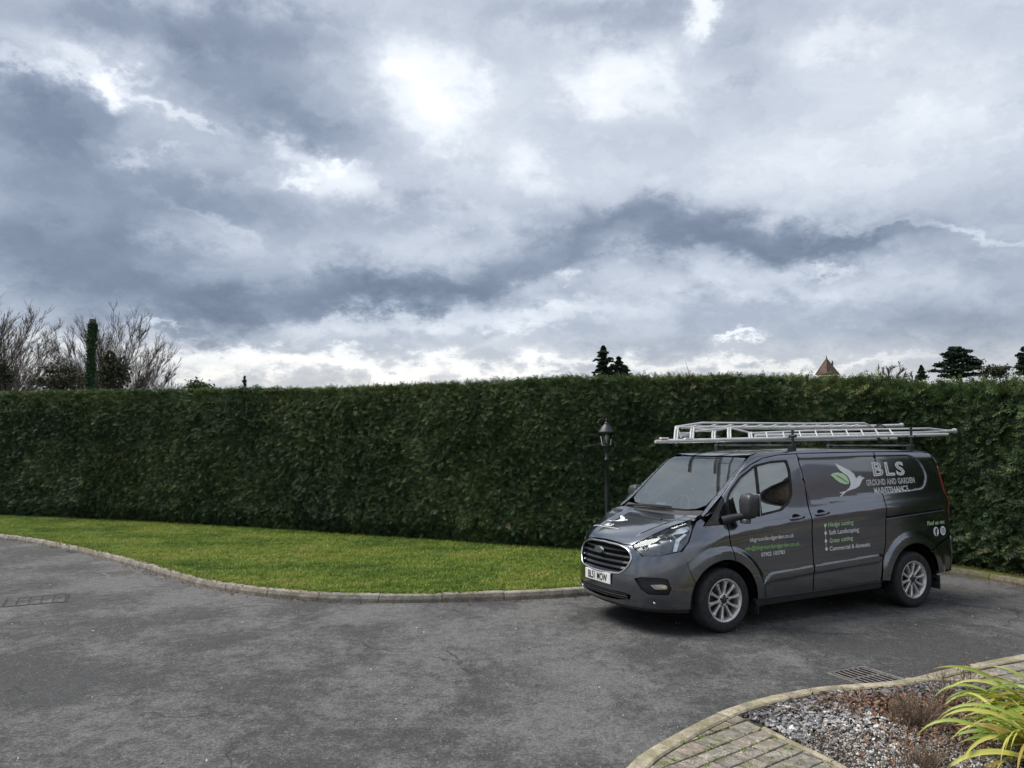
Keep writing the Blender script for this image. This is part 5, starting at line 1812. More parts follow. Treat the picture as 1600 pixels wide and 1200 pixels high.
def outlined(s, x0, z0, x1, z1, parent, size, bo, bi, space=1.):
    v, f = text_mesh(s, 1.0, space=space); w0 = np.ptp(v[:, 0]); k = (x1-x0)/w0
    for (b_, m, off) in ((bo/size, M['white'], .003), (-bi/size, M['black'], .0055)):
        v, f = text_mesh(s, 1.0, bold=b_, space=space)
        q = np.stack([x0 + v[:, 0]*k - .04*k, z0 + v[:, 1]*size + v[:, 0]*k*(z1-z0)/(x1-x0)], 1)
        stick('lettering', m, parent, SIDE, side2(q), f, off)
outlined('BLS', 3.46, 1.618, 4.0, 1.622, LP, .225, .007, .0075, 1.22)
outlined('GROUND AND GARDEN', 3.31, 1.500, 4.17, 1.519, LP, .096, .0028, .0030, 1.06)
outlined('MAINTENANCE', 3.415, 1.405, 4.02, 1.420, LP, .094, .0028, .0030, 1.06)
side_text('lettering', 'blsgroundandgarden.co.uk', 1.365, .938, 2.012, .958, M['white'], fd_, bold=.012)
side_text('lettering', 'info@blsgroundandgarden.co.uk', 1.294, .846, 2.094, .862, M['green'], fd_, bold=.012)
side_text('lettering', '07902 103783', 1.524, .768, 1.868, .779, M['white'], fd_, bold=.012)
for (s_, x0_, x1_, z_, m) in (('Hedge cutting', 2.548, 2.960, 1.045, 'palegreen'), ('Soft Landscaping', 2.560, 3.050, .955, 'white'), ('Grass cutting', 2.562, 2.945, .862, 'palegreen'), ('Commercial & domestic', 2.560, 3.225, .772, 'white')):
    side_text('lettering', s_, x0_, z_, x1_, z_+.016, M[m], sd_, bold=.012)
dots = [(2.500, 1.066), (2.505, .976), (2.507, .886), (2.508, .795)]
for (a_, b_) in dots:
    poly_stick('bullet', [(a_+.020*math.cos(k*.5236), b_+.020*math.sin(k*.5236)) for k in range(12)], M['white'], sd_)
poly_stick('bullet_line', [(2.497, 1.06), (2.503, 1.06), (2.511, .80), (2.505, .80)], M['white'], sd_, .0025)
side_text('lettering', 'Find us on:', 4.268, .985, 4.590, .998, M['palegreen'], qp_, bold=.014)
for (a_, b_) in ((4.412, .905), (4.542, .910)):
    poly_stick('social_emblem', [(a_+.050*math.cos(k*.314), b_+.058*math.sin(k*.314)) for k in range(20)], M['white'], qp_, .009)
v, f = text_mesh('f', .115, bold=.006); q = np.stack([v[:, 0]+4.395, v[:, 1]+.860], 1)
stick('lettering', M['black'], qp_, SIDE, side2(q), f, .012)
def ringpoly(cx_, cz_, r0, r1, n_=20, sq=0.):
    def pt(a, r):
        c, s_ = math.cos(a), math.sin(a)
        k = r/max(abs(c)**4+abs(s_)**4, 1e-9)**.25*sq + r*(1-sq)
        return (cx_+c*k*.9, cz_+s_*k*1.05)
    A_ = [2*math.pi*k/n_ for k in range(n_+1)]
    return [pt(a, r0) for a in A_] + [pt(a, r1) for a in reversed(A_)]
def ring_stick(cx_, cz_, r0, r1, sq, off):
    p = ringpoly(cx_, cz_, r0, r1, 20, sq); n_ = 21
    f = [(i, i+1, 2*n_-2-i, 2*n_-1-i) for i in range(n_-1)]
    return stick('camera_emblem', M['black'], qp_, SIDE, side2(np.array(p)), f, off)
ring_stick(4.542, .910, .030, .024, .8, .012); ring_stick(4.542, .910, .015, .010, 0, .012)
# bonnet emblem
bx = np.array(BIRD); bx = (bx-np.array([3.05, 1.58]))
def bon2(P): return BONF.flat(np.array([(.58 + p[1]*.62, .34 - p[0]*.62, 1.05) for p in P]))
vs = dens([tuple(p) for p in bon2(bx)], .03)
v, e, f, *_ = geometry.delaunay_2d_cdt([Vector(p) for p in vs], [(i, (i+1) % len(vs)) for i in range(len(vs))], [], 1, 1e-7)
stick('bird_emblem', M['white'], bon, BONF, np.array([(p.x, p.y) for p in v]), [tuple(t) for t in f], .003)
for (s_, sz, dx, b_) in (('BLS', .10, .36, .003), ('GROUND AND GARDEN MAINTENANCE', .030, .315, .0006)):
    v, f = text_mesh(s_, sz, align='CENTER', bold=b_)
    stick('lettering', M['white'], bon, BONF, BONF.flat(np.array([(dx+b*1.0, .33-a, 1.02) for a, b in v])), f, .003)
# bonnet washer jet and front parking sensor
mb = MB(); mb.bbox((.70, -.26, float(Tc(.70))+.004), (.016, .012, .008), .004); mb.build('washer_jet', M['plastic'], bon)
p = nose_pt(-.72, .335, .002); mb = MB(); mb.lathe([(.012, 0), (.011, .004), (.0005, .005)], 12, Matrix.Translation(p) @ Vector((-.6, -.8, 0)).to_track_quat('Z', 'Y').to_matrix().to_4x4())
mb.build('parking_sensor', M['silver'], bum)

# ------------------------------------------------------------------ ladders on the roof rack
def van_pt(p): return Matrix.Translation((*VAN_XY, 0)) @ Matrix.Rotation(VAN_YAW, 4, 'Z') @ Vector(p)


lad = thing('ladder', 'aluminium tripod ladder on the near side of the van roof, reaching furthest back', 'ladder', (*VAN_XY, 0), VAN_YAW, 'ladders on the van roof')
T1 = [(.383, -.60, 2.030), (.623, -.60, 2.034), (1.823, -.60, 2.062), (2.616, -.60, 2.081), (3.77, -.60, 2.107), (4.535, -.60, 2.122), (5.227, -.60, 2.137)]
mb = MB(); mb.tube(T1, [.019, .024, .024, .024, .023, .023, .021], 10); mb.build('rail', M['alum'], lad)
T2 = [(.79, -.42, 2.197), (1.008, -.42, 2.195), (1.076, -.42, 2.157), (1.351, -.42, 2.158), (1.582, -.42, 2.195), (1.914, -.42, 2.135), (2.809, -.42, 2.171), (3.801, -.42, 2.196), (4.596, -.42, 2.212), (5.10, -.42, 2.222), (5.50, -.42, 2.196)]
mb = MB(); mb.tube(T2, .012, 8); mb.build('rail', M['alum'], lad)
mb = MB(); mb.tube([(.96, -.42, 2.196), (1.351, -.42, 2.158)], .012, 8); mb.build('brace', M['alum'], lad)
for pts in ([(1.582, -.42, 2.195), (1.30, -.42, 2.172), (1.02, -.5, 2.15)],):
    mb = MB(); mb.tube(pts, .011, 8); mb.build('brace', M['alum'], lad)
mb = MB(); mb.tube([(1.9, -.50, 2.105), (3.6, -.48, 2.13), (4.925, -.42, 2.160), (5.60, -.42, 2.190)], [.022, .024, .025, .024], 10); leg = mb.build('third_leg', M['alum'], lad)
mb = MB(); mb.lathe([(.028, -.03), (.036, -.015), (.036, .022), (.030, .03), (.0005, .032)], 14, Matrix.Translation((5.63, -.42, 2.192)) @ Vector((1, 0, .03)).to_track_quat('Z', 'Y').to_matrix().to_4x4())
mb.build('rubber_foot', M['rubber'] if False else M['alum'], leg)
for k, x in enumerate((.80, 1.02, 1.33, 1.56, 1.88, 2.15, 2.42, 2.69, 2.96, 3.23, 3.50, 3.77, 4.04, 4.31)):
    zt = float(np.interp(x, [p[0] for p in T2], [p[2] for p in T2])); zb = float(np.interp(x, [p[0] for p in T1], [p[2] for p in T1]))
    mb = MB()
    for dx in ((0, .035) if x < 2 else (0,)):
        mb.tube([(x+dx, -.42, zt), (x+dx-.075, -.50, (zt+zb)/2+.012), (x+dx-.16, -.60, zb+.01)], .0115 if x < 2 else .0095, 8)
    mb.build('rung', M['alum'], lad)
mb = MB(); mb.bbox((.90, -.47, 2.112), (.115, .012, .026), .004); mb.tube([(.79, -.45, 2.19), (.79, -.52, 2.08)], .012, 8); mb.build('step_plate', M['alum'], lad)
mb = MB(); mb.bbox((.50, -.60, 2.066), (.05, .02, .008), .003); mb.bbox((.83, -.60, 2.064), (.05, .02, .008), .003); mb.build('rail_clip', M['white'], lad)

lad2 = thing('ladder', 'aluminium tripod ladder on the far side of the van roof, lying highest', 'ladder', (*VAN_XY, 0), VAN_YAW, 'ladders on the van roof')
TH = [(1.19, .10, 2.213), (1.607, .10, 2.268), (3.36, .10, 2.279), (4.47, .10, 2.30), (4.64, .10, 2.243)]
mb = MB(); mb.tube(TH, .0135, 8); mb.build('rail', M['alum'], lad2)
mb = MB(); mb.tube([(1.45, .30, 2.216), (3.3, .30, 2.229), (4.65, .30, 2.258), (5.46, .30, 2.284)], [.022, .029, .027, .026], 10); leg = mb.build('third_leg', M['alum'], lad2)
mb = MB(); mb.lathe([(.030, -.03), (.036, -.015), (.036, .022), (.030, .03), (.0005, .032)], 14, Matrix.Translation((5.48, .30, 2.285)) @ Vector((1, 0, .03)).to_track_quat('Z', 'Y').to_matrix().to_4x4())
mb.build('rubber_foot', M['alum'], leg)
mb = MB(); mb.tube([(1.42, .56, 2.048), (3.4, .56, 2.075), (4.7, .50, 2.095)], .024, 10); mb.build('rail', M['alum'], lad2)
mb = MB(); mb.tube([(1.02, .02, 2.040), (3.0, .02, 2.062), (5.0, .02, 2.086)], .022, 10); mb.build('rail', M['alum'], lad2)
for x in np.arange(1.62, 4.6, .255):
    zt = float(np.interp(x, [p[0] for p in TH], [p[2] for p in TH]))
    mb = MB(); mb.tube([(x, .10, zt), (x, .30, zt-.045)], .010, 6); mb.tube([(x+.05, .02, 2.05+(x-1)*.011), (x+.05, .56, 2.06+(x-1)*.011)], .013, 6); mb.build('rung', M['alum'], lad2)
mb = MB()
for k in range(3):
    pts = [(4.585+(.115+.008*k)*math.cos(6.2832*q/24), -.10+.012*k+.03*math.sin(6.2832*q/24), 2.157+(.115+.006*k)*math.sin(6.2832*q/24)) for q in range(25)]
    mb.tube(pts, .007, 6, cap=False)
cb = mb.build('strap_coil', M['rubber'], None, (*VAN_XY, 0)); cb.rotation_euler = (0, 0, VAN_YAW)
tag(cb, 'black strap coiled and hung between the two roof ladders', 'strap')

# ------------------------------------------------------------------ lamp post
LX, LY = 1.585, 12.75
lp = thing('lamp_post', 'short black victorian lamp post in front of the hedge behind the van', 'lamp post', (LX, LY, .12))
lp.scale = (.86, .86, .96)
def part_lathe(name, prof_, m, n=20, parent=lp, smooth=True, phase=0.):
    b = MB(); b.lathe(prof_, n, None, 0, smooth, phase); return b.build(name, m, parent)
part_lathe('base', [(.13, 0), (.13, .05), (.10, .07), (.085, .30), (.06, .36), (.05, .40)], M['iron'])
part_lathe('pole', [(.046, .38), (.043, 1.2), (.038, 1.68), (.055, 1.69), (.055, 1.71), (.036, 1.72), (.038, 1.80), (.030, 1.84)], M['iron'])
part_lathe('collar', [(.030, 1.80), (.062, 1.86), (.055, 1.895), (.080, 1.925), (.080, 1.94), (.06, 1.945)], M['iron'])
gl_ = part_lathe('lantern_glass', [(.098, 1.945), (.142, 2.165)], M['lampglass'], 8, smooth=False)
fr_l = MB()
for k in range(8):
    a = 6.2832*k/8; fr_l.tube([(.099*math.cos(a), .099*math.sin(a), 1.945), (.143*math.cos(a), .143*math.sin(a), 2.166)], .0055, 5)
fr_l.lathe([(.105, 1.938), (.112, 1.945), (.105, 1.955), (.096, 1.95)], 24)
fr_l.build('lantern_frame', M['iron'], lp)
rf = part_lathe('lantern_roof', [(.150, 2.158), (.166, 2.168), (.166, 2.185), (.150, 2.20), (.118, 2.245), (.085, 2.285), (.052, 2.31), (.046, 2.32), (.052, 2.335), (.034, 2.345), (.02, 2.36)], M['iron'], 24)
part_lathe('finial', [(.014, 2.35), (.022, 2.365), (.026, 2.385), (.018, 2.405), (.006, 2.42), (.0005, 2.44)], M['iron'], 14, rf)
part_lathe('bulb', [(.012, 1.99), (.018, 2.03), (.034, 2.07), (.036, 2.095), (.026, 2.125), (.0005, 2.135)], M['bulb'], 14)

# ------------------------------------------------------------------ drains
gu3, gv3 = gu, gv
gr_ = thing('road_gully', 'rusty cast iron road gully grate set against the near kerb', 'drain', (GR_C.x, GR_C.y, 0), GR_A)
mb = MB()
for sgx in (-1, 1): mb.bbox((sgx*.222, 0, -.006), (.016, .222, .010), .003)
for sgy in (-1, 1): mb.bbox((0, sgy*.212, -.006), (.206, .014, .010), .003)
mb.build('frame', M['grate'], gr_)
for k in range(7):
    mb = MB(); mb.bbox((-.174+k*.058, 0, -.003), (.0075, .196, .005), .002); mb.build('bar', M['grate'], gr_)
mb = MB(); mb.bbox((0, 0, -.004), (.2, .010, .005), .002); mb.build('cross_bar', M['grate'], gr_)
mb = MB(); mb.box((0, 0, -.068), (.24, .23, .004))
for sgx in (-1, 1): mb.box((sgx*.238, 0, -.038), (.004, .226, .026)); mb.box((0, sgx*.228, -.038), (.234, .004, .026))
mb.build('pit', M['dark'], gr_)
gl2 = thing('road_gully', 'small gully grate by the far kerb of the lawn, half hidden by grit', 'drain', (LG_C.x, LG_C.y, 0), LG_A)
mb = MB()
for sgx in (-1, 1): mb.bbox((sgx*.235, 0, -.004), (.016, .23, .008), .003)
for sgy in (-1, 1): mb.bbox((0, sgy*.207, -.004), (.219, .014, .008), .003)
mb.build('frame', M['grate'], gl2)
for k in range(8):
    mb = MB(); mb.bbox((-.19+k*.0543, 0, -.008), (.014, .192, .010), .003); mb.build('bar', M['grate'], gl2)
mb = MB(); mb.box((0, 0, -.05), (.25, .235, .004)); mb.build('pit', M['dark'], gl2)
# tarmac-filled inspection cover on the left
IC = Vector((-6.12, 9.96, 0)); IA = math.radians(28)
ic = thing('inspection_cover', 'square inspection cover with worn tarmac panels in the drive', 'drain cover', (IC.x, IC.y, 0), IA)
mb = MB()
for sgx in (-1, 1): mb.bbox((sgx*.345, 0, .002), (.014, .30, .004), .001); mb.bbox((0, sgx*.286, .002), (.331, .014, .004), .001)
mb.build('frame', M['iron'], ic)
mb = MB(); mb.box((0, 0, .0015), (.33, .27, .001)); mb.build('tray', M['iron'], ic)
for i in range(5):
    for j in range(2):
        mb = MB(); mb.bbox((-.262+i*.131, -.134+j*.268, .001), (.057, .124, .006), .003); mb.build('panel', M['asphalt'], ic)

# ------------------------------------------------------------------ planting in the near bed
def strap_leaf(seed, Ln, w, rise, droop, twist):
    r = random.Random(seed); v, f, uv = [], [], []
    n = 12; p = Vector((0, 0, 0)); ang = rise
    pts = [p.copy()]
    for i in range(n):
        ang -= droop/n*(.4+1.3*i/n)
        p = p + Vector((math.cos(ang), .06*math.sin(i*.5+seed)*twist, math.sin(ang)))*(Ln/n); pts.append(p.copy())
    for i, q in enumerate(pts):
        t = i/n
        hw = w*.82*min(1, (.55+1.6*t))*(1-max(0, (t-.35)/.65)**1.8)+.0006
        tw = twist*t*.8
        dv = Vector((0, math.cos(tw), math.sin(tw)))
        up = Vector((0, -math.sin(tw), math.cos(tw)))
        v += [q-dv*hw+up*hw*.38, q, q+dv*hw+up*hw*.38]; uv += [(0, t), (.5, t), (1, t)]
    for i in range(n):
        for j in range(2):
            a = i*3+j; f.append((a, a+1, a+4, a+3))
    me = bpy.data.meshes.new('leaf')
    me.from_pydata([tuple(q) for q in v], [], f)
    ul = me.uv_layers.new(name='uv')
    for lp_ in me.loops: ul.data[lp_.index].uv = uv[lp_.vertex_index]
    me.polygons.foreach_set('use_smooth', [True]*len(f))
    return me


LV = []
for s_, (Ln, w, rise, dr_) in enumerate([(.74, .032, .95, 1.7), (.82, .038, .80, 1.5), (.62, .030, 1.0, 1.9), (.70, .042, .60, 1.2), (.55, .028, .5, 1.1), (.86, .036, .9, 1.95), (.66, .034, .75, 1.65)]):
    for mk in ('strap_g', 'strap_y', 'strap_d'):
        me = strap_leaf(s_, Ln, w, rise, dr_, (-1)**s_*.7); me.materials.append(M[mk]); LV.append(me)


def strap_plant(x, y, n, label, a0, a1, spread, sc):
    t = thing('strap_leaved_plant', label, 'plant', (x, y, .06))
    for k in range(n):
        base = rng.integers(0, 7)*3; mk = rng.choice(3, p=[.56, .36, .08])
        a = R(rng.uniform(a0, a1))
        o = link('leaf', LV[int(base+mk)], t, (rng.normal(0, spread), rng.normal(0, spread), rng.uniform(0, .04)))
        o.rotation_euler = (rng.normal(0, .12), rng.normal(0, .20), a)
        s1 = sc*rng.uniform(.75, 1.15); o.scale = (s1, s1*rng.uniform(.42, .85), s1)
    return t


strap_plant(3.68, 5.46, 74, 'clump of arching yellow-green strap leaves, the one further from the camera', 120, 260, .07, .78)
strap_plant(3.30, 4.78, 92, 'clump of arching yellow-green strap leaves in the bottom right corner', 90, 280, .09, .86)
strap_plant(3.80, 5.08, 70, 'clump of yellow-green strap leaves between the other two, cut by the frame', 100, 270, .08, .82)


def twiggy(name, label, x, y, n, h, spread, lean=.5, m='deadstem', heads=False, z=.06):
    mb = MB()
    for k in range(n):
        a = rng.random()*6.283; r0 = abs(rng.normal(0, spread*.35))
        p = Vector((r0*math.cos(a), r0*math.sin(a), 0)); d_ = Vector((math.cos(a)*lean*rng.random(), math.sin(a)*lean*rng.random(), 1)).normalized()
        hh = h*rng.uniform(.45, 1.1); pts = [p]
        for q in range(3):
            d_ = (d_+Vector((rng.normal(0, .18), rng.normal(0, .18), 0))).normalized(); pts.append(pts[-1]+d_*hh/3)
        mb.tube(pts, [.0032, .0026, .0019, .0012], 4, cap=False)
        for q in range(5):
            b = pts[1+q % 3]; e = b+(d_+Vector((rng.normal(0, .7), rng.normal(0, .7), .1))).normalized()*hh*rng.uniform(.1, .3)
            mb.tube([b, e], [.0018, .0009], 3, cap=False)
        if heads:
            e = pts[-1]
            for q in range(4):
                c = e+Vector((rng.normal(0, .012), rng.normal(0, .012), -rng.random()*hh*.45)); mb.box(c, (.004, .004, .006))
    return tag(mb.build(name, M[m], None, (x, y, z)), label, 'plant')


twiggy('dead_shrub', 'dead brown twiggy shrub in the middle of the stone bed', 2.80, 5.42, 150, .22, .26, .9)
twiggy('dead_shrub', 'low withered plant among the pale gravel, nearest the camera', 2.47, 4.72, 90, .13, .16, 1.0)
twiggy('dried_flower_stalks', 'upright dried flower stalks beside the kerb at the back of the bed', 3.56, 6.12, 9, .34, .08, .12, heads=True)
twiggy('dead_shrub', 'thin bare stems beside the far strap-leaved clump', 3.32, 5.98, 26, .24, .14, .4)
# moss and weeds in the paver joints
n = 900
P = np.array([(1.05+.787*a+.617*b, 4.8+.617*a-.787*b) for a, b in zip(rng.uniform(-.5, .9, n), rng.choice(np.arange(-.64, .9, .155), n)+rng.normal(0, .012, n))])
P = P[in_poly(P, pave_poly)]; n = len(P)
scatter('joint_moss', [tuft(31, 12, .012, .03, .004), tuft(32, 10, .016, .02, .004)], np.c_[P, np.full(n, .068)], np.c_[np.zeros((n, 2)), rng.random(n)*6], rng.uniform(.5, 1.2, n), rng.integers(0, 2, n), .25+rng.normal(0, .2, n), M['grass'])

# ------------------------------------------------------------------ trees, spire and post beyond the hedge
def fan_tree(name, label, x, y, h, half_w, stems, seed, trunk_h=1.5, r0=.22, sweep=1.15, side=10, wild=.05, thin=.0078):
    """many long stems fanning from one short trunk, fine twigs towards the rim"""
    r = random.Random(seed)
    t = thing(name, label, 'tree', (x, y, 0))
    tk, cr = MB(), MB()
    top = Vector((0, 0, trunk_h))
    tk.tube([Vector((0, 0, -.1)), Vector((.02, 0, trunk_h*.5)), top+Vector((0, 0, .15))], [r0*1.2, r0, r0*.9], 8)
    def limb(p, d_, ln, rad, n_, bend, mb, ns):
        pts = [p]; rs = [rad]
        for k in range(n_):
            d_ = (d_ + Vector((r.gauss(0, wild), r.gauss(0, wild), bend))).normalized()
            pts.append(pts[-1]+d_*ln/n_); rs.append(max(rad*(1-.75*(k+1)/n_), thin*.7))
        mb.tube(pts, rs, ns, cap=False)
        return pts, rs
    def fork(d_, lo, hi):
        ax = d_.orthogonal().normalized(); ax.rotate(Matrix.Rotation(r.uniform(0, 6.283), 3, d_))
        a = r.uniform(lo, hi)
        return (d_*math.cos(a)+ax*math.sin(a)+Vector((0, 0, .06))).normalized()
    H = h-trunk_h
    for s_ in range(stems):
        a = -sweep + 2*sweep*(s_+r.uniform(.2, .8))/stems
        dy = r.uniform(-.7, .7)
        tip = Vector((math.sin(a)*half_w, dy*half_w*.7, math.cos(a*.93)*H*(1-.12*abs(dy))*r.uniform(.80, .97)))
        ln = tip.length*r.uniform(.95, 1.02)
        d0 = (tip.normalized()*.9 + Vector((math.sin(a)*.12, 0, -.02))).normalized()
        pts, rs = limb(top + Vector((math.sin(a)*r0*.4, 0, r.uniform(-.2, .25))), d0, ln, r0*r.uniform(.11, .20), 9, .012, tk, 5)
        for k in range(side):
            i = r.randint(2, 8); d1 = fork((pts[i+1]-pts[i]).normalized(), .22, .52)
            l1 = ln*r.uniform(.18, .36)*(1.15-.6*i/9)
            p1, r1 = limb(pts[i], d1, l1, max(rs[i]*.55, thin*1.4), 5, .03, cr, 4)
            for q in range(8):
                j = r.randint(1, 4); d2 = fork((p1[j+1]-p1[j]).normalized(), .2, .5)
                p2, r2 = limb(p1[j], d2, l1*r.uniform(.25, .5), thin*1.15, 3, .03, cr, 3)
                for w in range(2):
                    limb(p2[r.randint(1, 2)], fork(d2, .2, .5), l1*r.uniform(.12, .28), thin, 2, .02, cr, 3)
    tk.build('trunk', M['bark'], t)
    kind(cr.build('crown', M['twig'], t), 'stuff')
    return t


def leaf_cloud(mb, c, rad, n, size, seed, shape=None, flat=.55):
    r = np.random.default_rng(seed)
    k = max(5, n//60)
    cl = r.normal(0, 1, (k, 3)); cl /= np.linalg.norm(cl, axis=1, keepdims=True); cl *= r.random((k, 1))**.4*.82
    for i in range(n):
        q = cl[i % k]*np.array(rad) + r.normal(0, .17, 3)*np.array(rad)
        p = np.array(c)+q
        a = r.normal(0, 1, 3); a /= np.linalg.norm(a); b = np.cross(a, r.normal(0, 1, 3)); b /= np.linalg.norm(b)
        s_ = size*r.uniform(.5, 1.3)
        o = len(mb.v)
        mb.v += [tuple(p-a*s_), tuple(p+b*s_*flat), tuple(p+a*s_), tuple(p-b*s_*flat)]
        mb.f.append((o, o+1, o+2, o+3)); mb.m.append(0); mb.sm.append(False)


def bush(name, label, x, y, zc_, rad, n, size, seed, m, cat='bush', trunk=True):
    t = thing(name, label, cat, (x, y, 0))
    mb = MB(); leaf_cloud(mb, (0, 0, zc_), rad, n, size, seed)
    kind(mb.build('crown', M[m], t), 'stuff')
    mb = MB(); mb.tube([(0, 0, -.1), (.03, 0, zc_*.6), (0, 0, zc_)], [.12, .09, .05], 7); mb.build('trunk', M['bark'], t)
    return t


def at(px, Y): return (px-800)/1186*Y*1.003
def zat(py, Y): return 1.985 + math.tan(math.atan((600-py)/1186)+R(4.646))*Y


fan_tree('bare_tree', 'wide bare tree fanning up behind the ivy-covered post', at(170, 45), 45, zat(466, 45), 4.0, 44, 5, 1.6, .26, 1.25, 17)
fan_tree('bare_tree', 'tall bare tree cut off by the left edge of the photo', at(-20, 42), 42, zat(440, 42), 3.7, 34, 11, 2.2, .25, 1.15, 16, .08)
fan_tree('bare_tree', 'slender bare sapling between the two large bare trees on the left', at(44, 39), 39, zat(505, 39), .9, 4, 14, 1.6, .09, .8, 8, .08)
fan_tree('bare_tree', 'low bare sapling right of the wide bare tree on the left', at(268, 47), 47, zat(562, 47), 1.0, 5, 23, 1.6, .07, .9, 5, .12)
fan_tree('bare_tree', 'small far bare tree between the tiled spire and the dark cedar', at(1393, 75), 75, zat(550, 75), 2.6, 13, 31, 4.2, .30, 1.35, 8, .12, .030)
bush('evergreen_bush', 'dark evergreen bush just right of the ivy-covered post', at(176, 36), 36, zat(582, 36), (.75, .7, 1.15), 1500, .10, 3, 'shrub')
bush('evergreen_bush', 'low dark bush left of the ivy-covered post', at(92, 37), 37, zat(592, 37), (1.5, .8, .75), 1500, .10, 4, 'shrub')
bush('evergreen_bush', 'dark bush at the left edge below the tall bare tree', at(4, 36), 36, zat(588, 36), (.7, .7, .8), 700, .10, 9, 'shrub')
bush('leafy_bush', 'small yellow-green bush showing just over the left part of the hedge', at(314, 27), 27, zat(602, 27), (.62, .5, .34), 700, .055, 5, 'bushgreen')
bush('brown_thicket', 'brown twiggy thicket at the far right above the hedge', at(1563, 80), 80, zat(582, 80), (2.6, 1.2, .9), 900, .16, 6, 'shrub')

# ivy-covered post
px_, py_ = at(140, 31), 31
ip = thing('ivy_post', 'tall post smothered in dark ivy standing before the wide bare tree', 'post', (px_, py_, 0))
ht = zat(499, 31)
mb = MB(); mb.tube([(0, 0, -.1), (0, 0, ht*.6), (.01, 0, ht-.12)], [.10, .10, .10], 10); mb.tube([(.01, 0, ht-.14), (.01, 0, ht)], [.13, .13], 10); mb.build('pole', M['bark'], ip)
mb = MB()
for k in range(4200):
    z_ = ht*(.25+.75*rng.random()**.9)-.16; a = rng.random()*6.283; rr = .11+abs(rng.normal(0, .045))+.02*math.sin(z_*3)
    c = Vector((rr*math.cos(a), rr*math.sin(a), z_)); o_n = Vector((math.cos(a), math.sin(a), rng.normal(.2, .4))).normalized()
    t1 = o_n.orthogonal().normalized(); t1.rotate(Matrix.Rotation(rng.random()*6.28, 3, o_n)); t2 = o_n.cross(t1); s_ = rng.uniform(.03, .065)
    mb.add([c-t1*s_, c+t2*s_*.8, c+t1*s_, c-t2*s_*.8], [(0, 1, 2, 3)])
kind(mb.build('ivy', M['ivy'], ip), 'stuff')


def conifer(name, label, x, y, h, wbase, zlow, seed, m='evergreen', size=.16):
    r = np.random.default_rng(seed)
    t = thing(name, label, 'tree', (x, y, 0))
    mb = MB(); mb.tube([(0, 0, -.1), (0, 0, h*.5), (0, 0, h*.97)], [.2, .12, .02], 7); mb.build('trunk', M['bark'], t)
    mb = MB(); z_ = zlow
    while z_ < h:
        f_ = (h-z_)/(h-zlow); rad = wbase*(f_**.62)*r.uniform(.45, 1.15)
        for b in range(9):
            a = r.random()*6.283
            for s_ in range(7):
                q = rad*(s_+.6)/7; c = Vector((math.cos(a)*q, math.sin(a)*q, z_-.18*q+r.normal(0, .05)))
                for w_ in range(2):
                    d1 = Vector((math.cos(a)+r.normal(0, .5), math.sin(a)+r.normal(0, .5), r.normal(-.2, .3))).normalized(); d2 = d1.orthogonal().normalized(); d2.rotate(Matrix.Rotation(r.random()*6.28, 3, d1))
                    k = size*r.uniform(.6, 1.3); mb.add([c-d1*k, c+d2*k*.45, c+d1*k, c-d2*k*.45], [(0, 1, 2, 3)])
        z_ += .13 + .08*r.random()
    kind(mb.build('crown', M[m], t), 'stuff')
    return t


conifer('conifer', 'pointed dark conifer above the hedge, the taller of a pair', at(943, 44), 44, zat(542, 44), 1.1, zat(603, 44), 1)
conifer('conifer', 'pointed dark conifer above the hedge, the shorter of a pair', at(967, 46), 46, zat(559, 46), 1.05, zat(603, 46), 2)
conifer('conifer', 'tiny dark conifer tip left of the flat-topped cedar', at(1441, 90), 90, zat(572, 90), .8, zat(592, 90), 3)
conifer('conifer', 'thin conifer tip peeping over the left half of the hedge', at(382, 40), 40, zat(588, 40), .16, zat(606, 40), 4, size=.06)


def cedar(label, x, y, top, low, rx, seed):
    r = np.random.default_rng(seed)
    t = thing('cedar', label, 'tree', (x, y, 0))
    mb = MB(); mb.tube([(0, 0, -.1), (.2, 0, low), (0, 0, top*.97)], [.5, .4, .1], 8)
    tiers = 7
    cr = MB()
    for k in range(tiers):
        f_ = k/(tiers-1); z_ = low+(top-low)*(.05+.92*f_); hw = rx*(1.0-.60*f_**2.2)*r.uniform(.85, 1.1)
        for b in range(5):
            c = (r.uniform(-.6, .6)*hw, r.uniform(-.5, .5)*hw, z_+r.normal(0, .15)); leaf_cloud(cr, c, (hw*.60, hw*.55, (top-low)/tiers*.55), 420, .20, int(r.integers(1e6)))
            mb.tube([(0, 0, z_-.5), c], [.12, .05], 5, cap=False)
    mb.build('trunk', M['bark'], t)
    kind(cr.build('crown', M['evergreen'], t), 'stuff')


cedar('dark flat-topped cedar rising over the right end of the hedge', at(1497, 120), 120, zat(545, 120), zat(588, 120), 4.0, 3)
cedar('dark layered cedar cut off by the right edge of the photo', at(1606, 110), 110, zat(546, 110), zat(585, 110), 1.9, 8)

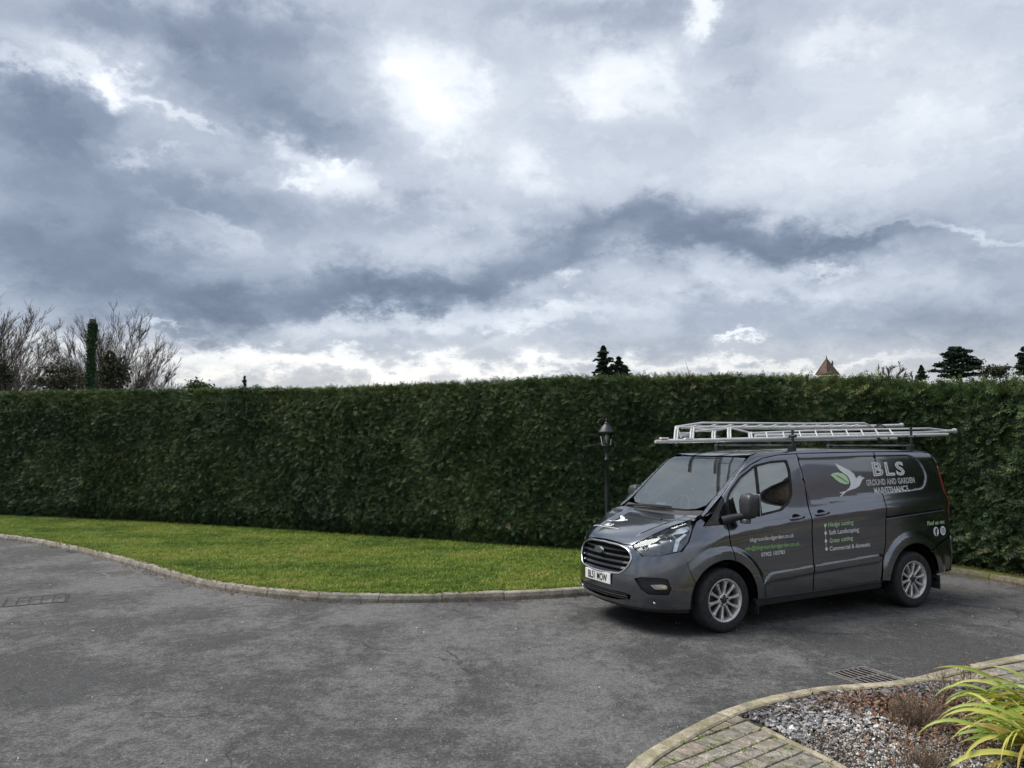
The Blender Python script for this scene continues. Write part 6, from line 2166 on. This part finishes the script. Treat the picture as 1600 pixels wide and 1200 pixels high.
# tiled spire of a far building
TX, TYY = at(1293, 100), 100.
bt = thing('tower', 'brown tiled pyramid roof of a tower with a finial, peeping over the hedge', 'tower', (TX, TYY, 0))
zb, za = zat(585, 100), zat(560, 100)
hw = .98
mb = MB(); mb.box((0, 0, (zb-.25)/2), (hw*.86, hw*.86, (zb-.25)/2)); mb.build('wall', M['brick'], bt)
for a in range(4):
    mb = MB(); Mx = Matrix.Rotation(R(90*a+20), 4, 'Z')
    NC = 9
    for k in range(NC):
        t0, t1 = k/NC, (k+1)/NC
        w0, w1 = hw*(1-t0*.98), hw*(1-t1*.98)
        z0, z1 = zb+(za-zb)*t0, zb+(za-zb)*t1
        v = [(-w0-.03, -w0-.05, z0), (w0+.03, -w0-.05, z0), (w1, -w1, z1+.03), (-w1, -w1, z1+.03), (-w0, -w0+.02, z0-.02), (w0, -w0+.02, z0-.02)]
        mb.add([Mx @ Vector(p) for p in v], [(0, 1, 2, 3), (0, 4, 5, 1)])
    mb.build('tile_slope', M['tile'], bt)
for a in range(4):
    mb = MB(); Mx = Matrix.Rotation(R(90*a+20), 4, 'Z'); mb.tube([Mx @ Vector((-hw-.03, -hw-.03, zb)), Mx @ Vector((0, 0, za+.02))], [.09, .06], 6); mb.build('hip_ridge', M['tile'], bt)
mb = MB(); mb.lathe([(.10, za-.1), (.07, za+.1), (.03, za+.25), (.02, za+.45), (.0005, za+.5)], 8); mb.build('finial', M['iron'], bt)
mb = MB(); mb.tube([(.88, .3, zb), (.88, .3, zat(566, 100))], .09, 8); mb.lathe([(.14, zat(569, 100)), (.15, zat(567, 100)), (.06, zat(563, 100))], 8, Matrix.Translation((.88, .3, 0))); mb.build('flue', M['brick'], bt)

# house across the drive, outside the frame, seen as a reflection in the van
def house(x, y, rz, wd, dp, eave, ridge, label):
    t = thing('house', label, 'house', (x, y, 0), rz)
    mb = MB()
    v = [(-wd, -dp, 0), (wd, -dp, 0), (wd, dp, 0), (-wd, dp, 0), (-wd, -dp, eave), (wd, -dp, eave), (wd, dp, eave), (-wd, dp, eave), (-wd, 0, ridge-.12), (wd, 0, ridge-.12)]
    mb.add(v, [(0, 1, 5, 4), (2, 3, 7, 6), (1, 2, 6, 9, 5), (3, 0, 4, 8, 7)])
    mb.build('wall', M['brick'], t)
    for s_ in (-1, 1):
        mb = MB(); e = .35
        a, b = Vector((-wd-e, s_*(dp+e), eave-.28)), Vector((wd+e, s_*(dp+e), eave-.28)); c, d_ = Vector((wd+e, 0, ridge)), Vector((-wd-e, 0, ridge)); up = Vector((0, 0, .12))
        mb.add([a, b, c, d_, a+up, b+up, c+up, d_+up], [(0, 1, 2, 3), (7, 6, 5, 4), (0, 4, 5, 1), (1, 5, 6, 2), (3, 7, 4, 0)])
        rf_ = mb.build('roof', M['slate'], t)
    mb = MB(); mb.box((wd*.5, .2, ridge+.5), (.45, .35, .9)); mb.build('chimney', M['brick'], rf_)
    for xx in (-wd*.55, wd*.1, wd*.6):
        for zz_ in (1.6, 4.1):
            if zz_ > eave-.4: continue
            for s_ in (-1, 1):
                mb = MB(); mb.bbox((xx, s_*(dp+.01), zz_), (.62, .05, .62), .01); w = mb.build('window', M['white'], t)
                mb = MB(); mb.box((xx, s_*(dp+.055), zz_), (.54, .012, .54)); mb.build('pane', M['gloss'], w)
    mb = MB(); mb.bbox((-wd*.2, -dp-.02, 1.05), (.5, .05, 1.05), .01); mb.build('door', M['iron'], t)
    return t


house(31.4, -.1, R(-18.2), 5.0, 6.6, 4.1, 8.0, 'brick gabled house across the drive, seen mirrored in the side of the van')
